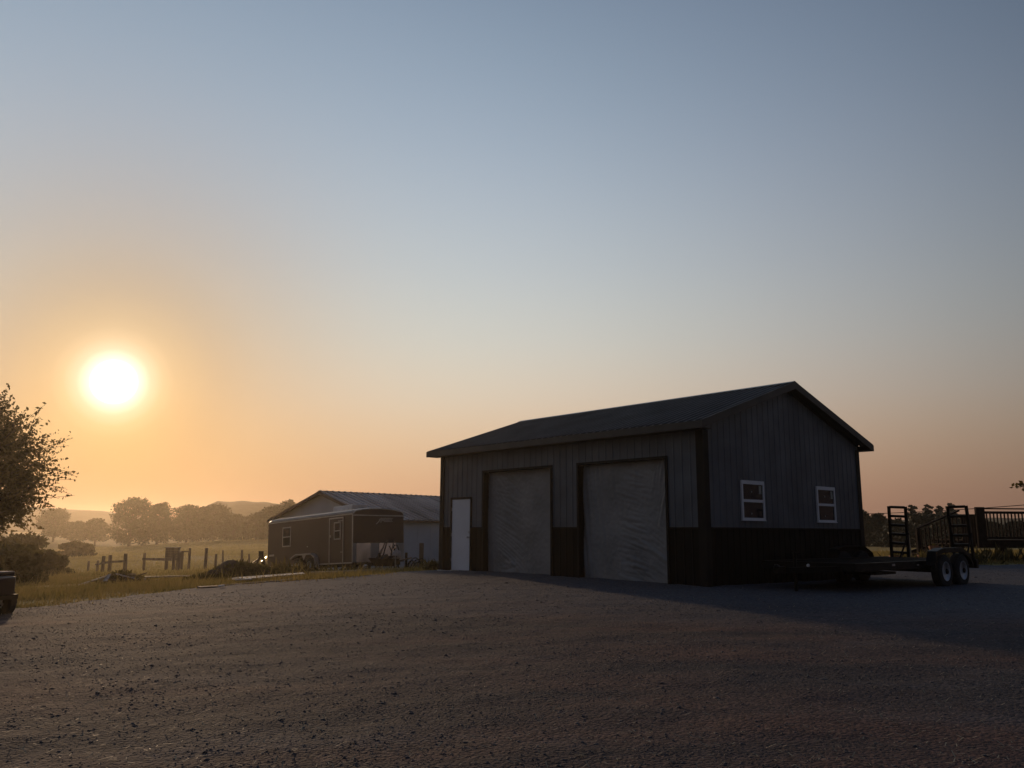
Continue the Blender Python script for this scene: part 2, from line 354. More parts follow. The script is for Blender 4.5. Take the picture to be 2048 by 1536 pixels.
def lot_z(x, y):
    sd = poly_sd(x, y, LOT) + fnoise(x, y, 1.3, .28, 3, 11)
    base = gz(x, y) + fnoise(x, y, .55, .018, 2, 21) + fnoise(x, y, 5, .006, 3, 31)
    return base + np.clip(sd * .25, -.12, .045), sd
lx = np.arange(-17, 34.01, .16); ly = np.arange(1.0, 31.6, .13)
LX, LY = np.meshgrid(lx, ly); LZ, LSD = lot_z(LX, LY)
def gravel_material():
    m = bpy.data.materials.new('gravel'); m.use_nodes = True; nt = m.node_tree; b = nt.nodes['Principled BSDF']
    b.inputs['Roughness'].default_value = .92; b.inputs['Specular IOR Level'].default_value = .2
    g = nt.nodes.new('ShaderNodeNewGeometry')
    def noi(sc, det=5, off=0, st=(1, 1, 1)):
        mp = nt.nodes.new('ShaderNodeMapping'); mp.inputs['Location'].default_value = (off, off, 0); mp.inputs['Scale'].default_value = st
        nt.links.new(g.outputs['Position'], mp.inputs[0])
        n = nt.nodes.new('ShaderNodeTexNoise'); n.inputs['Scale'].default_value = sc; n.inputs['Detail'].default_value = det
        nt.links.new(mp.outputs[0], n.inputs['Vector']); return n.outputs['Fac']
    def rng_(f, lo, hi):
        r = nt.nodes.new('ShaderNodeMapRange'); r.inputs['From Min'].default_value = lo; r.inputs['From Max'].default_value = hi; nt.links.new(f, r.inputs['Value']); return r.outputs[0]
    def mix(fac, c1, c2, mode='MIX'):
        x = nt.nodes.new('ShaderNodeMix'); x.data_type = 'RGBA'; x.blend_type = mode; nt.links.new(fac, x.inputs[0]) if not isinstance(fac, float) else setattr(x.inputs[0], 'default_value', fac)
        for k, cc in ((6, c1), (7, c2)):
            if isinstance(cc, tuple): x.inputs[k].default_value = (*cc, 1)
            else: nt.links.new(cc, x.inputs[k])
        return x.outputs[2]
    # distance measure from the garage: blue-grey round it, brown further out
    sp = nt.nodes.new('ShaderNodeSeparateXYZ'); nt.links.new(g.outputs['Position'], sp.inputs[0])
    def math_(op, a, bb):
        n = nt.nodes.new('ShaderNodeMath'); n.operation = op
        for k, q in ((0, a), (1, bb)):
            if isinstance(q, (int, float)): n.inputs[k].default_value = q
            else: nt.links.new(q, n.inputs[k])
        return n.outputs[0]
    xm = math_('SUBTRACT', sp.outputs['X'], 2.0); xm = math_('MULTIPLY', xm, .22)
    side = math_('ADD', sp.outputs['Y'], xm)
    wob = math_('MULTIPLY', math_('SUBTRACT', noi(.35, 4), .5), 7.0)
    near = rng_(math_('ADD', side, wob), 11.0, 16.0)
    patch = rng_(noi(.30, 5, 7, (.7, 1.5, 1)), .40, .62)
    tracks = rng_(noi(.8, 4, 31, (.35, 2.0, 1)), .45, .7)
    brown = mix(patch, (.058, .050, .051), (.112, .062, .050))
    brown = mix(tracks, brown, (.042, .037, .040))
    brown = mix(rng_(noi(.55, 5, 53, (.5, 1.3, 1)), .56, .72), brown, (.105, .092, .092))
    colr = mix(near, brown, (.088, .090, .102))
    vor = nt.nodes.new('ShaderNodeTexVoronoi'); vor.inputs['Scale'].default_value = 36; nt.links.new(g.outputs['Position'], vor.inputs['Vector'])
    vs = nt.nodes.new('ShaderNodeSeparateColor'); nt.links.new(vor.outputs['Color'], vs.inputs[0])
    speck = rng_(vs.outputs[0], 0, 1)
    colr = mix(.75, colr, mix(speck, (.45, .45, .45), (1.5, 1.48, 1.45)), 'MULTIPLY')
    colr = mix(rng_(noi(14, 6, 3), .52, .72), colr, mix(.6, colr, (.04, .032, .03)))
    nt.links.new(colr, b.inputs['Base Color'])
    h = math_('ADD', math_('MULTIPLY', vor.outputs['Distance'], -.55), math_('MULTIPLY', noi(30, 6), .6))
    bp = nt.nodes.new('ShaderNodeBump'); bp.inputs['Distance'].default_value = .011; nt.links.new(h, bp.inputs['Height'])
    bp2 = nt.nodes.new('ShaderNodeBump'); bp2.inputs['Distance'].default_value = .022; nt.links.new(noi(3.5, 6, 5), bp2.inputs['Height'])
    nt.links.new(bp.outputs[0], bp2.inputs['Normal']); nt.links.new(bp2.outputs[0], b.inputs['Normal'])
    return m
link('gravel_lot', mesh_np('gravel_lot', np.stack([LX.ravel(), LY.ravel(), LZ.ravel()], 1), grid_faces(len(lx), len(ly)), gravel_material(), True), kind='structure')

# loose stones on the lot
def stones(n):
    r = np.random.default_rng(5)
    Y = 3.6 + (r.random(n) ** 1.7) * 20; X = Y * r.uniform(-.70, .70, n)
    sz = np.clip(r.lognormal(-5.35, .50, n), .0025, .028) * (0.8 + Y / 22)
    cl = fnoise(X, Y, 1.1, 1, 3, 77); keep = cl + r.uniform(-1.2, 1.2, n) > -.45
    X, Y, sz = X[keep], Y[keep], sz[keep]
    z, sd = lot_z(X, Y); k = sd > .1
    # not inside the garage
    u = -(X - 4.143) * .6525 + (Y - 17.843) * .7578; v = (X - 4.143) * .7578 + (Y - 17.843) * .6525
    k &= ~((u > -.02) & (u < 9.62) & (v > -.02) & (v < 6.95))
    X, Y, Z, sz = X[k], Y[k], z[k], sz[k]; n = len(X)
    base = np.array([(1,0,0),(0,1,0),(-1,0,0),(0,-1,0),(0,0,.7),(.0,.0,-.6)], float)
    fc = np.array([(0,1,4),(1,2,4),(2,3,4),(3,0,4),(1,0,5),(2,1,5),(3,2,5),(0,3,5)])
    v = base[None] * (1 + r.uniform(-.38, .38, (n, 6, 1))) + r.uniform(-.22, .22, (n, 6, 3))
    a = r.uniform(0, 6.28, n); ca, sa = np.cos(a), np.sin(a)
    el = r.uniform(.6, 1.5, n)
    x = v[:, :, 0] * el[:, None]; y = v[:, :, 1]
    v2 = np.stack([x * ca[:, None] - y * sa[:, None], x * sa[:, None] + y * ca[:, None], v[:, :, 2]], -1) * sz[:, None, None] * np.array([1, 1, .62])
    v2 += np.stack([X, Y, Z + sz * .02], 1)[:, None]
    f = fc[None] + (np.arange(n) * 6)[:, None, None]
    return v2.reshape(-1, 3), f.reshape(-1, 3)
def stone_mat():
    m = mat('loose_stone', (.135, .125, .128), .85, 0, .3, 14, col2=(.066, .058, .060), spec=.3, detail=2)
    return m
v, f = stones(110000)
o = link('loose_gravel', mesh_np('loose_gravel', v, f, stone_mat()), kind='stuff'); tag(o, 'loose stones and grit scattered over the worn gravel lot', 'gravel')
def straws(n):
    r = np.random.default_rng(9); Y = 4 + r.random(n) ** 1.6 * 14; X = Y * r.uniform(-.68, .68, n)
    z, _ = lot_z(X, Y); a = r.uniform(0, 6.28, n); L = r.uniform(.02, .075, n); w = .0028; t = r.uniform(-.1, .5, n)
    d = np.stack([np.cos(a), np.sin(a), t], 1) * L[:, None]; s = np.stack([-np.sin(a), np.cos(a), np.zeros(n)], 1) * w
    p = np.stack([X, Y, z + .012], 1)
    v = np.stack([p - s, p + s, p + d + s, p + d - s], 1).reshape(-1, 3)
    return v, np.arange(4 * n).reshape(n, 4)
v, f = straws(5200)
o = link('straw_bits', mesh_np('straw_bits', v, f, mat('dry_straw', (.34, .27, .16), .7, 0, .25, 3)), kind='stuff'); tag(o, 'bits of dry straw and grass lying on the gravel', 'straw')

# ------------------------------------------------------------------ metal garage
S = 1.05
YAW = .8602
GL, GW = 9.6, 6.92                           # front wall, gable wall
CX, CY = 3.9458 * S, 16.9932 * S
WZ = 1.263; EAVE_T = 3.52; RIDGE = 4.80; OE, OR = .36, .25; FASC = .15
garage = thing('metal_garage', 'dark grey steel garage with black lower walls and two openings covered by plastic sheets', 'garage', (CX, CY, 0), -YAW)
PER = .2286; RH = .013
def prof_pts(s0, s1):
    """profile stations of ribbed steel between s0 and s1: list of (s, height)"""
    out = set([round(s0, 4), round(s1, 4)]); k0 = int(math.floor(s0 / PER)) - 1; k1 = int(math.ceil(s1 / PER)) + 1
    for k in range(k0, k1):
        for d in (.09, .105, .125, .14):
            q = k * PER + d
            if s0 < q < s1: out.add(round(q, 4))
    return sorted(out)
def rib_h(s):
    t = (s % PER)
    if t <= .09 or t >= .14: return 0
    if t < .105: return (t - .09) / .015
    if t <= .125: return 1
    return (.14 - t) / .015
def siding(name, s0, s1, zr, place, m, parent, holes=(), top=None, off=0.0, label=None):
    """ribbed wall panel; place(s, z, out) -> local point; holes = (s0, s1, z0, z1)"""
    mb = MB(); st = prof_pts(s0, s1)
    for h in holes:
        for q in h[:2]:
            if s0 < q < s1: st.append(q)
    if top:
        for q in top[1]:
            if s0 < q < s1: st.append(q)
    st = sorted(set(st))
    for a, b in zip(st[:-1], st[1:]):
        if b - a < 1e-5: continue
        mid = (a + b) / 2; segs = [(zr[0], None)]
        for h in holes:
            if h[0] < mid < h[1]:
                new = []
                for (z0, z1) in segs:
                    zt = z1 if z1 is not None else 99
                    if h[2] > z0 + 1e-4: new.append((z0, min(h[2], zt)))
                    if h[3] < zt: new.append((max(h[3], z0), z1))
                segs = new
        for z0, z1 in segs:
            ta = top[0](a) if top else zr[1]; tb = top[0](b) if top else zr[1]
            za = ta if z1 is None else min(z1, ta); zb = tb if z1 is None else min(z1, tb)
            if max(za, zb) - z0 < .01: continue
            ha, hb = off + RH * rib_h(a), off + RH * rib_h(b)
            mb.add([place(a, z0, ha), place(b, z0, hb), place(b, zb, hb), place(a, za, ha)], [(0, 1, 2, 3)])
    if mb.f:
        return link(name, mb.mesh(name, m, fix=False), parent, label=label)
front = lambda s, z, o: (-s, -o, z)           # s = distance from the near corner along the door wall
gable = lambda s, z, o: (o, s, z)             # right gable wall
back = lambda s, z, o: (-s, GW + o, z)
left = lambda s, z, o: (-GL - o, s, z)
O1 = (4.73, 7.577, -.1, 2.81); O2 = (.98, 3.81, -.1, 2.81); DR = (8.115, 9.05, -.1, 2.09)
W1 = (1.33, 2.24, 1.45, 2.345); W2 = (4.59, 5.49, 1.44, 2.33)
def gtop(s): return 3.38 + min(s, GW - s) * .335 + .09
for wall, place, length, holes, isg in (('front', front, GL, (O1, O2, DR), False), ('gable', gable, GW, (W1, W2), True),
                                        ('back', back, GL, (), False), ('left', left, GW, (), True)):
    n = math.ceil(length / .9144)
    for k in range(n):
        s0, s1 = k * .9144, min(length, (k + 1) * .9144)
        siding('siding_panel', s0, s1, (WZ, 3.42), place, M_SIDING, garage, holes, (gtop, [GW / 2]) if isg else None, off=.001 * (k % 2))
        siding('wainscot_panel', s0, s1, (-.05, WZ), place, M_DARKSID, garage, holes, off=.001 * (k % 2))
def trims():
    t = .05
    # corner trims, nearly the height of the wall
    for cx, cy, nm in ((0, 0, 1), (-GL, 0, 1), (0, GW, 1), (-GL, GW, 1)):
        mb = MB(); sx = -1 if cx == 0 else 1; sy = 1 if cy == 0 else -1; ox = -sx * .03; oy = -sy * .03
        x0, x1 = sorted((cx + ox, cx + sx * .165)); y0, y1 = sorted((cy + oy, cy + sy * .165))
        xa, xb = sorted((cx + ox, cx + ox + sx * .012)); ya, yb = sorted((cy + oy, cy + oy + sy * .012))
        mb.box(x0, x1, ya, yb, -.04, 3.38); mb.box(xa, xb, *( (yb, y1) if sy > 0 else (y0, ya) ), -.04, 3.38)
        mb.build('corner_trim', M_TRIM, garage)
    for a, b, place in ((.17, DR[0] - .0, 'f'), (DR[1], GL - .17, 'f'), (.17, GW - .17, 'g')):
        pass
    # drip trim on top of the wainscot
    segs = [(.17, O2[0]), (O2[1], O1[0]), (O1[1], DR[0]), (DR[1], GL - .17)]
    for a, b in segs: MB().box(-b, -a, -.034, -.002, WZ - .012, WZ + .022).build('wainscot_trim', M_TRIM, garage)
    MB().box(.002, .034, .17, GW - .17, WZ - .012, WZ + .022).build('wainscot_trim', M_TRIM, garage)
    # opening trim and reveals
    D = .20
    for s0, s1, _, zt in (O1, O2):
        MB().box(-s1 - .01, -s1 + .05, -.036, D, -.03, zt).build('door_jamb', M_TRIM, garage); MB().box(-s0 - .05, -s0 + .01, -.036, D, -.03, zt).build('door_jamb', M_TRIM, garage)
        MB().box(-s1 - .01, -s0 + .01, -.038, D, zt, zt + .06).build('door_header', M_TRIM, garage)
    s0, s1, _, zt = DR
    mb = MB(); mb.box(-s1 - .03, -s1 + .025, -.034, .08, -.02, zt); mb.box(-s0 - .025, -s0 + .03, -.034, .08, -.02, zt); mb.box(-s1 - .03, -s0 + .03, -.036, .08, zt, zt + .055)
    mb.build('door_frame', M_TRIM, garage)
    d = MB().box(-s1 + .027, -s0 - .027, -.012, .03, .06, zt - .004).build('door', M_DOORW, garage, bevel=.004)
    MB().lathe([(.0, -.075), (.026, -.07), (.03, -.05), (.016, -.035), (.016, -.012), (.032, -.010), (.032, .0)], 'Y', 16, (-s0 - .09, -.012, 1.0)).build('door_knob', M_STEEL, d, smooth=True)
    MB().lathe([(.024, -.018), (.024, 0)], 'Y', 12, (-s0 - .09, -.012, 1.14)).build('deadbolt', M_STEEL, d)
    MB().box(-s1 + .03, -s0 - .03, -.055, .04, .015, .055).build('door_sill', M_STEEL, garage)
    for z in (.35, 1.06, 1.8): MB().lathe([(.007, z - .05), (.007, z + .05)], 'Z', 8, (-s1 + .03, -.02, 0)).build('door_hinge', M_STEEL, d)
trims()
def window(w):
    s0, s1, z0, z1 = w; fw = .055
    win = link('window', MB().box(.006, .05, s0, s1, z0, z0 + fw).box(.006, .05, s0, s1, z1 - fw - .03, z1).box(.006, .05, s0, s0 + fw, z0 + fw, z1 - fw - .03)
               .box(.006, .05, s1 - fw, s1, z0 + fw, z1 - fw - .03).mesh('window', M_WHITE), garage)
    zm = (z0 + z1) / 2 - .01
    MB().box(.012, .045, s0 + fw + .002, s1 - fw - .002, zm - .032, zm + .03).build('meeting_rail', M_WHITE, win)
    MB().box(.0, .07, s0 - .01, s1 + .01, z0 - .012, z0 - .001).build('window_sill', M_WHITE, win)
    MB().box(.020, .026, s0 + fw, s1 - fw, zm + .03, z1 - fw - .03).build('pane', M_GLASS, win)
    MB().box(.016, .022, s0 + fw, s1 - fw, z0 + fw, zm - .032).build('pane', M_GLASS, win)
    st = mat('window_sticker', (.34, .35, .30), .7, 0, .05, 4)
    MB().box(.0265, .028, s1 - fw - .14, s1 - fw - .04, z1 - fw - .24, z1 - fw - .05).build('sticker', st, win)
    MB().lathe([(.0, .0275), (.022, .0275), (.022, .0285)], 'X', 14, (0, (s0 + s1) / 2 - .04, z1 - .25)).build('sticker', st, win)
    MB().lathe([(.0, .0235), (.02, .0235), (.02, .0245)], 'X', 14, (0, (s0 + s1) / 2 - .06, z0 + .15)).build('sticker', st, win)
window(W1); window(W2)
# roof: ribbed panels, ridge cap, fascia, rake trim, soffit
x_lo, x_hi = -GL - OR, OR; npan = 11; pw = (x_hi - x_lo) / npan
for side in (0, 1):
    for k in range(npan):
        a, b = x_lo + k * pw, x_lo + (k + 1) * pw; st = prof_pts(a, b); mb = MB()
        for p, q in zip(st[:-1], st[1:]):
            pts = []
            for s_, e in ((p, 0), (q, 0), (q, 1), (p, 1)):
                h = .038 * rib_h(s_) + .001 * (k % 2)
                y = -OE if e == 0 else GW / 2; z = EAVE_T if e == 0 else RIDGE
                if side: y = GW - y
                pts.append((s_, y, z + h))
            mb.add(pts, [(0, 1, 2, 3)])
        me = mb.mesh('roof_panel', M_ROOF, fix=False); link('roof_panel', me, garage)
slope = math.atan2(RIDGE - EAVE_T, GW / 2 + OE)
mb = MB()
for sg in (-1, 1):
    y0, y1 = GW / 2, GW / 2 + sg * .17; z0 = RIDGE + .045; z1 = z0 - .17 * math.tan(slope)
    mb.add([(x_lo - .02, y0, z0), (x_hi + .02, y0, z0), (x_hi + .02, y1, z1), (x_lo - .02, y1, z1), (x_lo - .02, y0, z0 - .02), (x_hi + .02, y0, z0 - .02), (x_hi + .02, y1, z1 - .02), (x_lo - .02, y1, z1 - .02)],
           [(0, 1, 2, 3), (4, 7, 6, 5), (0, 3, 7, 4), (1, 5, 6, 2), (3, 2, 6, 7)])
mb.build('ridge_cap', M_ROOF, garage)
for sg, ye in ((0, -OE), (1, GW + OE)):
    y0, y1 = (ye - .03, ye - .004) if sg == 0 else (ye + .004, ye + .03)
    MB().box(x_lo - .03, x_hi + .03, y0, y1, EAVE_T - FASC, EAVE_T + .012).build('fascia', M_FASCIA, garage)
    ya, yb = sorted((ye, 0 if sg == 0 else GW)); MB().box(x_lo, x_hi, ya, yb, EAVE_T - FASC + .002, EAVE_T - FASC + .018).build('soffit', M_SOFFIT, garage)
for xe, sg in ((x_hi, 1), (x_lo, -1)):
    for half in (0, 1):
        ya = -OE if half == 0 else GW + OE; ym = GW / 2
        x0, x1 = sorted((xe + sg * .004, xe + sg * .03))
        poly = [(ya, EAVE_T - FASC), (ya, EAVE_T + .03), (ym, RIDGE + .03), (ym, RIDGE - FASC)]
        MB().prism(poly, x0, x1, 'X').build('rake_board', M_FASCIA, garage)
        xa, xb = sorted((xe, 0 if sg > 0 else -GL))
        y_in = 0.0 if half == 0 else GW
        zz = lambda y: EAVE_T + (RIDGE - EAVE_T) * (1 - abs(y - GW / 2) / (GW / 2 + OE)) - .10
        MB().prism([(y_in, zz(y_in)), (ym, zz(ym)), (ym, zz(ym) + .015), (y_in, zz(y_in) + .015)], xa, xb, 'X').build('soffit', M_SOFFIT, garage)
MB().box(-GL + .03, -.03, .22, GW - .03, -.08, .03).build('floor_slab', M_CONC, garage)
st = mat('interior_dark', (.03, .032, .036), .9, 0, .15, 2)
MB().box(-GL + .05, -.05, .25, GW - .05, 3.30, 3.34).build('ceiling', st, garage)
MB().box(-9.62, -7.85, -.085, -.045, -.02, .035).build('base_strip', M_WHITE, garage)

def sheet(s0, s1, zt, mode, label):
    """wrinkled plastic sheet stapled inside an opening"""
    nx, nz = 150, 150; xs = np.linspace(0, 1, nx); zs = np.linspace(0, 1, nz); X, Z = np.meshgrid(xs, zs)
    w = s1 - s0 - .10; H = zt + .01; r = np.zeros_like(X)
    rd = lambda v: .55 - 1.9 * abs(mnoise.noise(v))          # sharp creases
    for j in range(nz):
        for i in range(nx):
            x, z = X[j, i], Z[j, i]
            q = 0.0
            if mode == 0:
                q += .022 * rd(Vector((x * 22 + z * 1.5, z * .8, 1))) * max(0, 1 - x * 3.2)           # upright folds by the left jamb
                m = math.exp(-((x - .35) / .22) ** 2)
                q += .018 * rd(Vector((x * 5 + z * 6, z * 26 + x * 14 * (1 - z), 3))) * m * (.5 + .5 * (1 - z))
                q += .022 * rd(Vector((x * 4, z * 20, 6))) * math.exp(-((x - .35) / .2) ** 2 - ((z - .12) / .13) ** 2)
                q += .018 * rd(Vector((x * 16 + z * 16, (x - z) * 2, 5))) * math.exp(-((x - .25) / .2) ** 2 - ((z - .85) / .2) ** 2)
            else:
                q += .022 * rd(Vector((x * 16 + z * 2.0, z * .7, 9))) * max(0, 1 - x * 1.7)
                m = math.exp(-((x - .85) / .25) ** 2 - ((z - .15) / .28) ** 2)
                q += .024 * rd(Vector(((x + z * 1.1) * 2.2, (z + x * .55) * 22, 2))) * m
                q += .022 * rd(Vector((x * 3, z * 24 + x * 5, 8))) * math.exp(-((x - .62) / .16) ** 2) * (1 - z * .6)
                q += .020 * rd(Vector((x * 24 - z * 7, z * 2, 4))) * math.exp(-((x - .95) / .12) ** 2 - ((z - .8) / .3) ** 2)
            q += .020 * mnoise.noise(Vector((x * 3, z * 3, 7 + mode))) + .006 * mnoise.noise(Vector((x * 30, z * 30, 2)))
            r[j, i] = q
    # x = 0 is the left side in the picture = larger s
    px = -(s1 - .05) + X * w; pz = -.0 + Z * H; py = .155 + r * 1.3
    v = np.stack([px.ravel(), py.ravel(), pz.ravel()], 1)
    me = mesh_np('plastic_sheet', v, grid_faces(nx, nz), M_SHEET, True)
    o = link('plastic_sheet', me, loc=(CX, CY, 0), rot=(0, 0, -YAW)); tag(o, label, 'plastic sheet', 'plastic sheets covering the garage openings')
    m = o.modifiers.new('thickness', 'SOLIDIFY'); m.thickness = .003
sheet(O1[0], O1[1], 2.81, 0, 'crumpled grey plastic sheet covering the opening next to the white door')
sheet(O2[0], O2[1], 2.81, 1, 'larger looking grey plastic sheet with diagonal folds, over the opening nearest the garage corner')

# ------------------------------------------------------------------ wheels
def wheel(parent, x, y, z, r, w, ax='Y', out=-1, rim=M_RIM, rr=.58, spokes=8):
    """a tyre with a pressed rim; out = direction of the visible side along the axis"""
    wh = bpy.data.objects.new('wheel', None); C.objects.link(wh); wh.parent = parent; wh.location = (x, y, z)
    prof = [(r*rr, -w/2), (r*.80, -w/2), (r*.94, -w*.45), (r, -w*.33), (r, w*.33), (r*.94, w*.45), (r*.80, w/2), (r*rr, w/2), (r*rr, -w/2)]
    t = MB().lathe(prof, ax, 32); t.build('tyre', M_RUBBER, wh, smooth=False)
    o = out * w / 2
    mb = MB().lathe([(r*rr, o), (r*rr*.97, o*1.02), (r*rr*.90, o*.75), (r*rr*.80, o*.55), (r*rr*.55, o*.62), (r*rr*.32, o*.80), (r*rr*.28, o*.95), (0.0, o*.98)], ax, 28)
    rm = mb.build('rim', rim, wh, smooth=True)
    hb = MB(); hb.lathe([(r*.15, o*.8), (r*.15, o*1.25), (r*.10, o*1.35), (0, o*1.35)], ax, 14); hb.build('hub', M_BLACKM, wh)
    sl = MB()
    for k in range(spokes):
        a = 2 * math.pi * k / spokes; c, s_ = math.cos(a) * r*rr*.68, math.sin(a) * r*rr*.68; q = r * .07
        for_p = {'Y': lambda a_, b_, h: (a_, h, b_), 'X': lambda a_, b_, h: (h, a_, b_)}[ax]
        sl.lathe([(q, o*.50), (q, o*.66), (0, o*.66)], ax, 8, for_p(c, s_, 0))
    sl.build('lug_holes', M_BLACKM, wh)
    return wh

# ------------------------------------------------------------------ equipment trailer (right)
def flatbed():
    ang = math.atan2(.6525, .7578)
    t = thing('equipment_trailer', 'black tandem axle equipment trailer with raised loading ramps beside the garage', 'trailer', (9.72, 18.86, 0), ang)
    zt, zb = .60, .44; x0, x1 = -4.0, 1.55; Wd = 2.08
    MB().box(x0, x1, 0.02, .09, zb, zt).build('side_rail', M_BLACKM, t); MB().box(x0, x1, Wd - .09, Wd - .02, zb, zt).build('side_rail', M_BLACKM, t)
    MB().box(x0 - .07, x0 - .002, .02, Wd - .02, zb, zt).build('front_crossmember', M_BLACKM, t)
    MB().box(x1 + .002, x1 + .12, -.08, Wd + .08, zb - .06, zt - .02).build('rear_bumper', M_BLACKM, t)
    for k in range(9):
        x = x0 + .4 + k * .66; MB().box(x, x + .06, .092, Wd - .092, zb + .02, zb + .10).build('crossmember', M_BLACKM, t)
    plank = mat('trailer_plank', (.010, .009, .0085), .9, 0, .2, 4, bump=.003, spec=.06)
    for k in range(9):
        y = .095 + k * .2105; MB().box(x0 + .01, x1 - .01, y, y + .2, zt - .05, zt - .01 + .004 * (k % 2)).build('deck_plank', plank, t)
    # tongue, coupler, jack
    mb = MB(); mb.bar((x0 - .07, .35, zb + .04), (x0 - .95, Wd / 2 - .05, zb + .02), .07, .11); mb.bar((x0 - .07, Wd - .35, zb + .04), (x0 - .95, Wd / 2 + .05, zb + .02), .07, .11)
    mb.build('tongue', M_BLACKM, t)
    MB().bar((x0 - .9, Wd / 2, zb + .04), (x0 - 1.2, Wd / 2, zb + .02), .09, .12).lathe([(.05, .0), (.06, .04), (0, .08)], 'Z', 12, (x0 - 1.18, Wd / 2, zb + .05)).build('coupler', M_BLACKM, t)
    mb = MB(); mb.tube([(x0 - .5, Wd / 2, -.0), (x0 - .5, Wd / 2, .80)], .035, 10); mb.box(x0 - .59, x0 - .41, Wd / 2 - .09, Wd / 2 + .09, -.0, .02)
    mb.tube([(x0 - .5, Wd / 2, .78), (x0 - .5, Wd / 2 - .16, .78), (x0 - .5, Wd / 2 - .18, .70)], .012, 6); mb.build('jack', M_BLACKM, t)
    # fenders
    for ys, yo in ((-.20, 0.0), (Wd, Wd + .2)):
        pts = [(-1.02, .50), (-.88, .80), (-.50, .865), (.50, .865), (.90, .70), (1.02, .50)]
        mb = MB(); th = .012
        for (a, b) in zip(pts[:-1], pts[1:]):
            mb.add([(a[0], ys, a[1]), (b[0], ys, b[1]), (b[0], yo, b[1]), (a[0], yo, a[1]), (a[0], ys, a[1]-th), (b[0], ys, b[1]-th), (b[0], yo, b[1]-th), (a[0], yo, a[1]-th)],
                   [(0,1,2,3),(4,7,6,5),(0,4,5,1),(2,6,7,3),(0,3,7,4),(1,5,6,2)])
        yf = ys if ys < 0 else yo
        poly = pts + [(.82, .52), (.5, .74), (-.5, .74), (-.82, .52)]
        ya, yb = (ys - .008, ys - .001) if ys < 0 else (yo + .001, yo + .008)
        n = len(pts); q = poly
        mb.add([(p[0], ya, p[1]) for p in pts] + [(p[0], ya, max(.40, p[1] - .10)) for p in pts], [(i, i + 1, n + i + 1, n + i) for i in range(n - 1)])
        mb.build('fender', M_BLACKM, t)
    for xx in (-.46, .46):
        wheel(t, xx, -.10, .365, .365, .20, 'Y', -1, M_RIM, .57); wheel(t, xx, Wd + .10, .375, .375, .20, 'Y', 1, M_RIM, .60)
        MB().tube([(xx, .0, .375), (xx, Wd, .375)], .045, 10).build('axle', M_BLACKM, t)
    MB().box(-1.15, 1.05, .10, .15, .36, .43).build('spring_hanger', M_BLACKM, t)
    # ramps standing up at the back
    for y0, lean in ((-.04, -.02), (Wd - .60, .05)):
        rp = bpy.data.objects.new('loading_ramp', None); C.objects.link(rp); rp.parent = t; rp.location = (x1 + .05, y0, zt - .04); rp.rotation_euler = (lean, R(-5), 0)
        mb = MB(); mb.box(-.03, .03, 0, .06, 0, 1.28); mb.build('ramp_rail', M_BLACKM, rp)
        mb = MB(); mb.box(-.03, .03, .42, .48, 0, 1.28); mb.build('ramp_rail', M_BLACKM, rp)
        for k in range(6): MB().box(-.035, .035, .062, .418, .10 + k * .2260, .16 + k * .2260).build('ramp_rung', M_BLACKM, rp)
        MB().bar((-.03, -.02, .62), (-.62, -.02, .05), .03).build('ramp_brace', M_BLACKM, rp)
    # small fittings
    MB().lathe([(.034, 0), (.034, -.008), (.028, -.028), (.0, -.03)], 'X', 14, (x0 - .071, 1.0, .53)).build('side_marker', mat('lamp_lens', (.75, .72, .68), .3, 0, .05, 3), t, smooth=True)
    MB().box(-2.55, -2.43, .008, .019, .52, .56).build('reflector', M_STEEL, t); MB().box(-1.40, -1.31, .008, .019, .50, .53).build('reflector', M_STEEL, t)
    MB().box(-2.9, -2.0, .2, .8, .34, .39).build('battery_tray', M_BLACKM, t)
    for y in (.0, Wd - .18): MB().box(x1 + .121, x1 + .135, y + .0, y + .18, zb - .02, zb + .06).build('tail_light', mat('red_lens', (.25, .02, .02), .3), t)
flatbed()

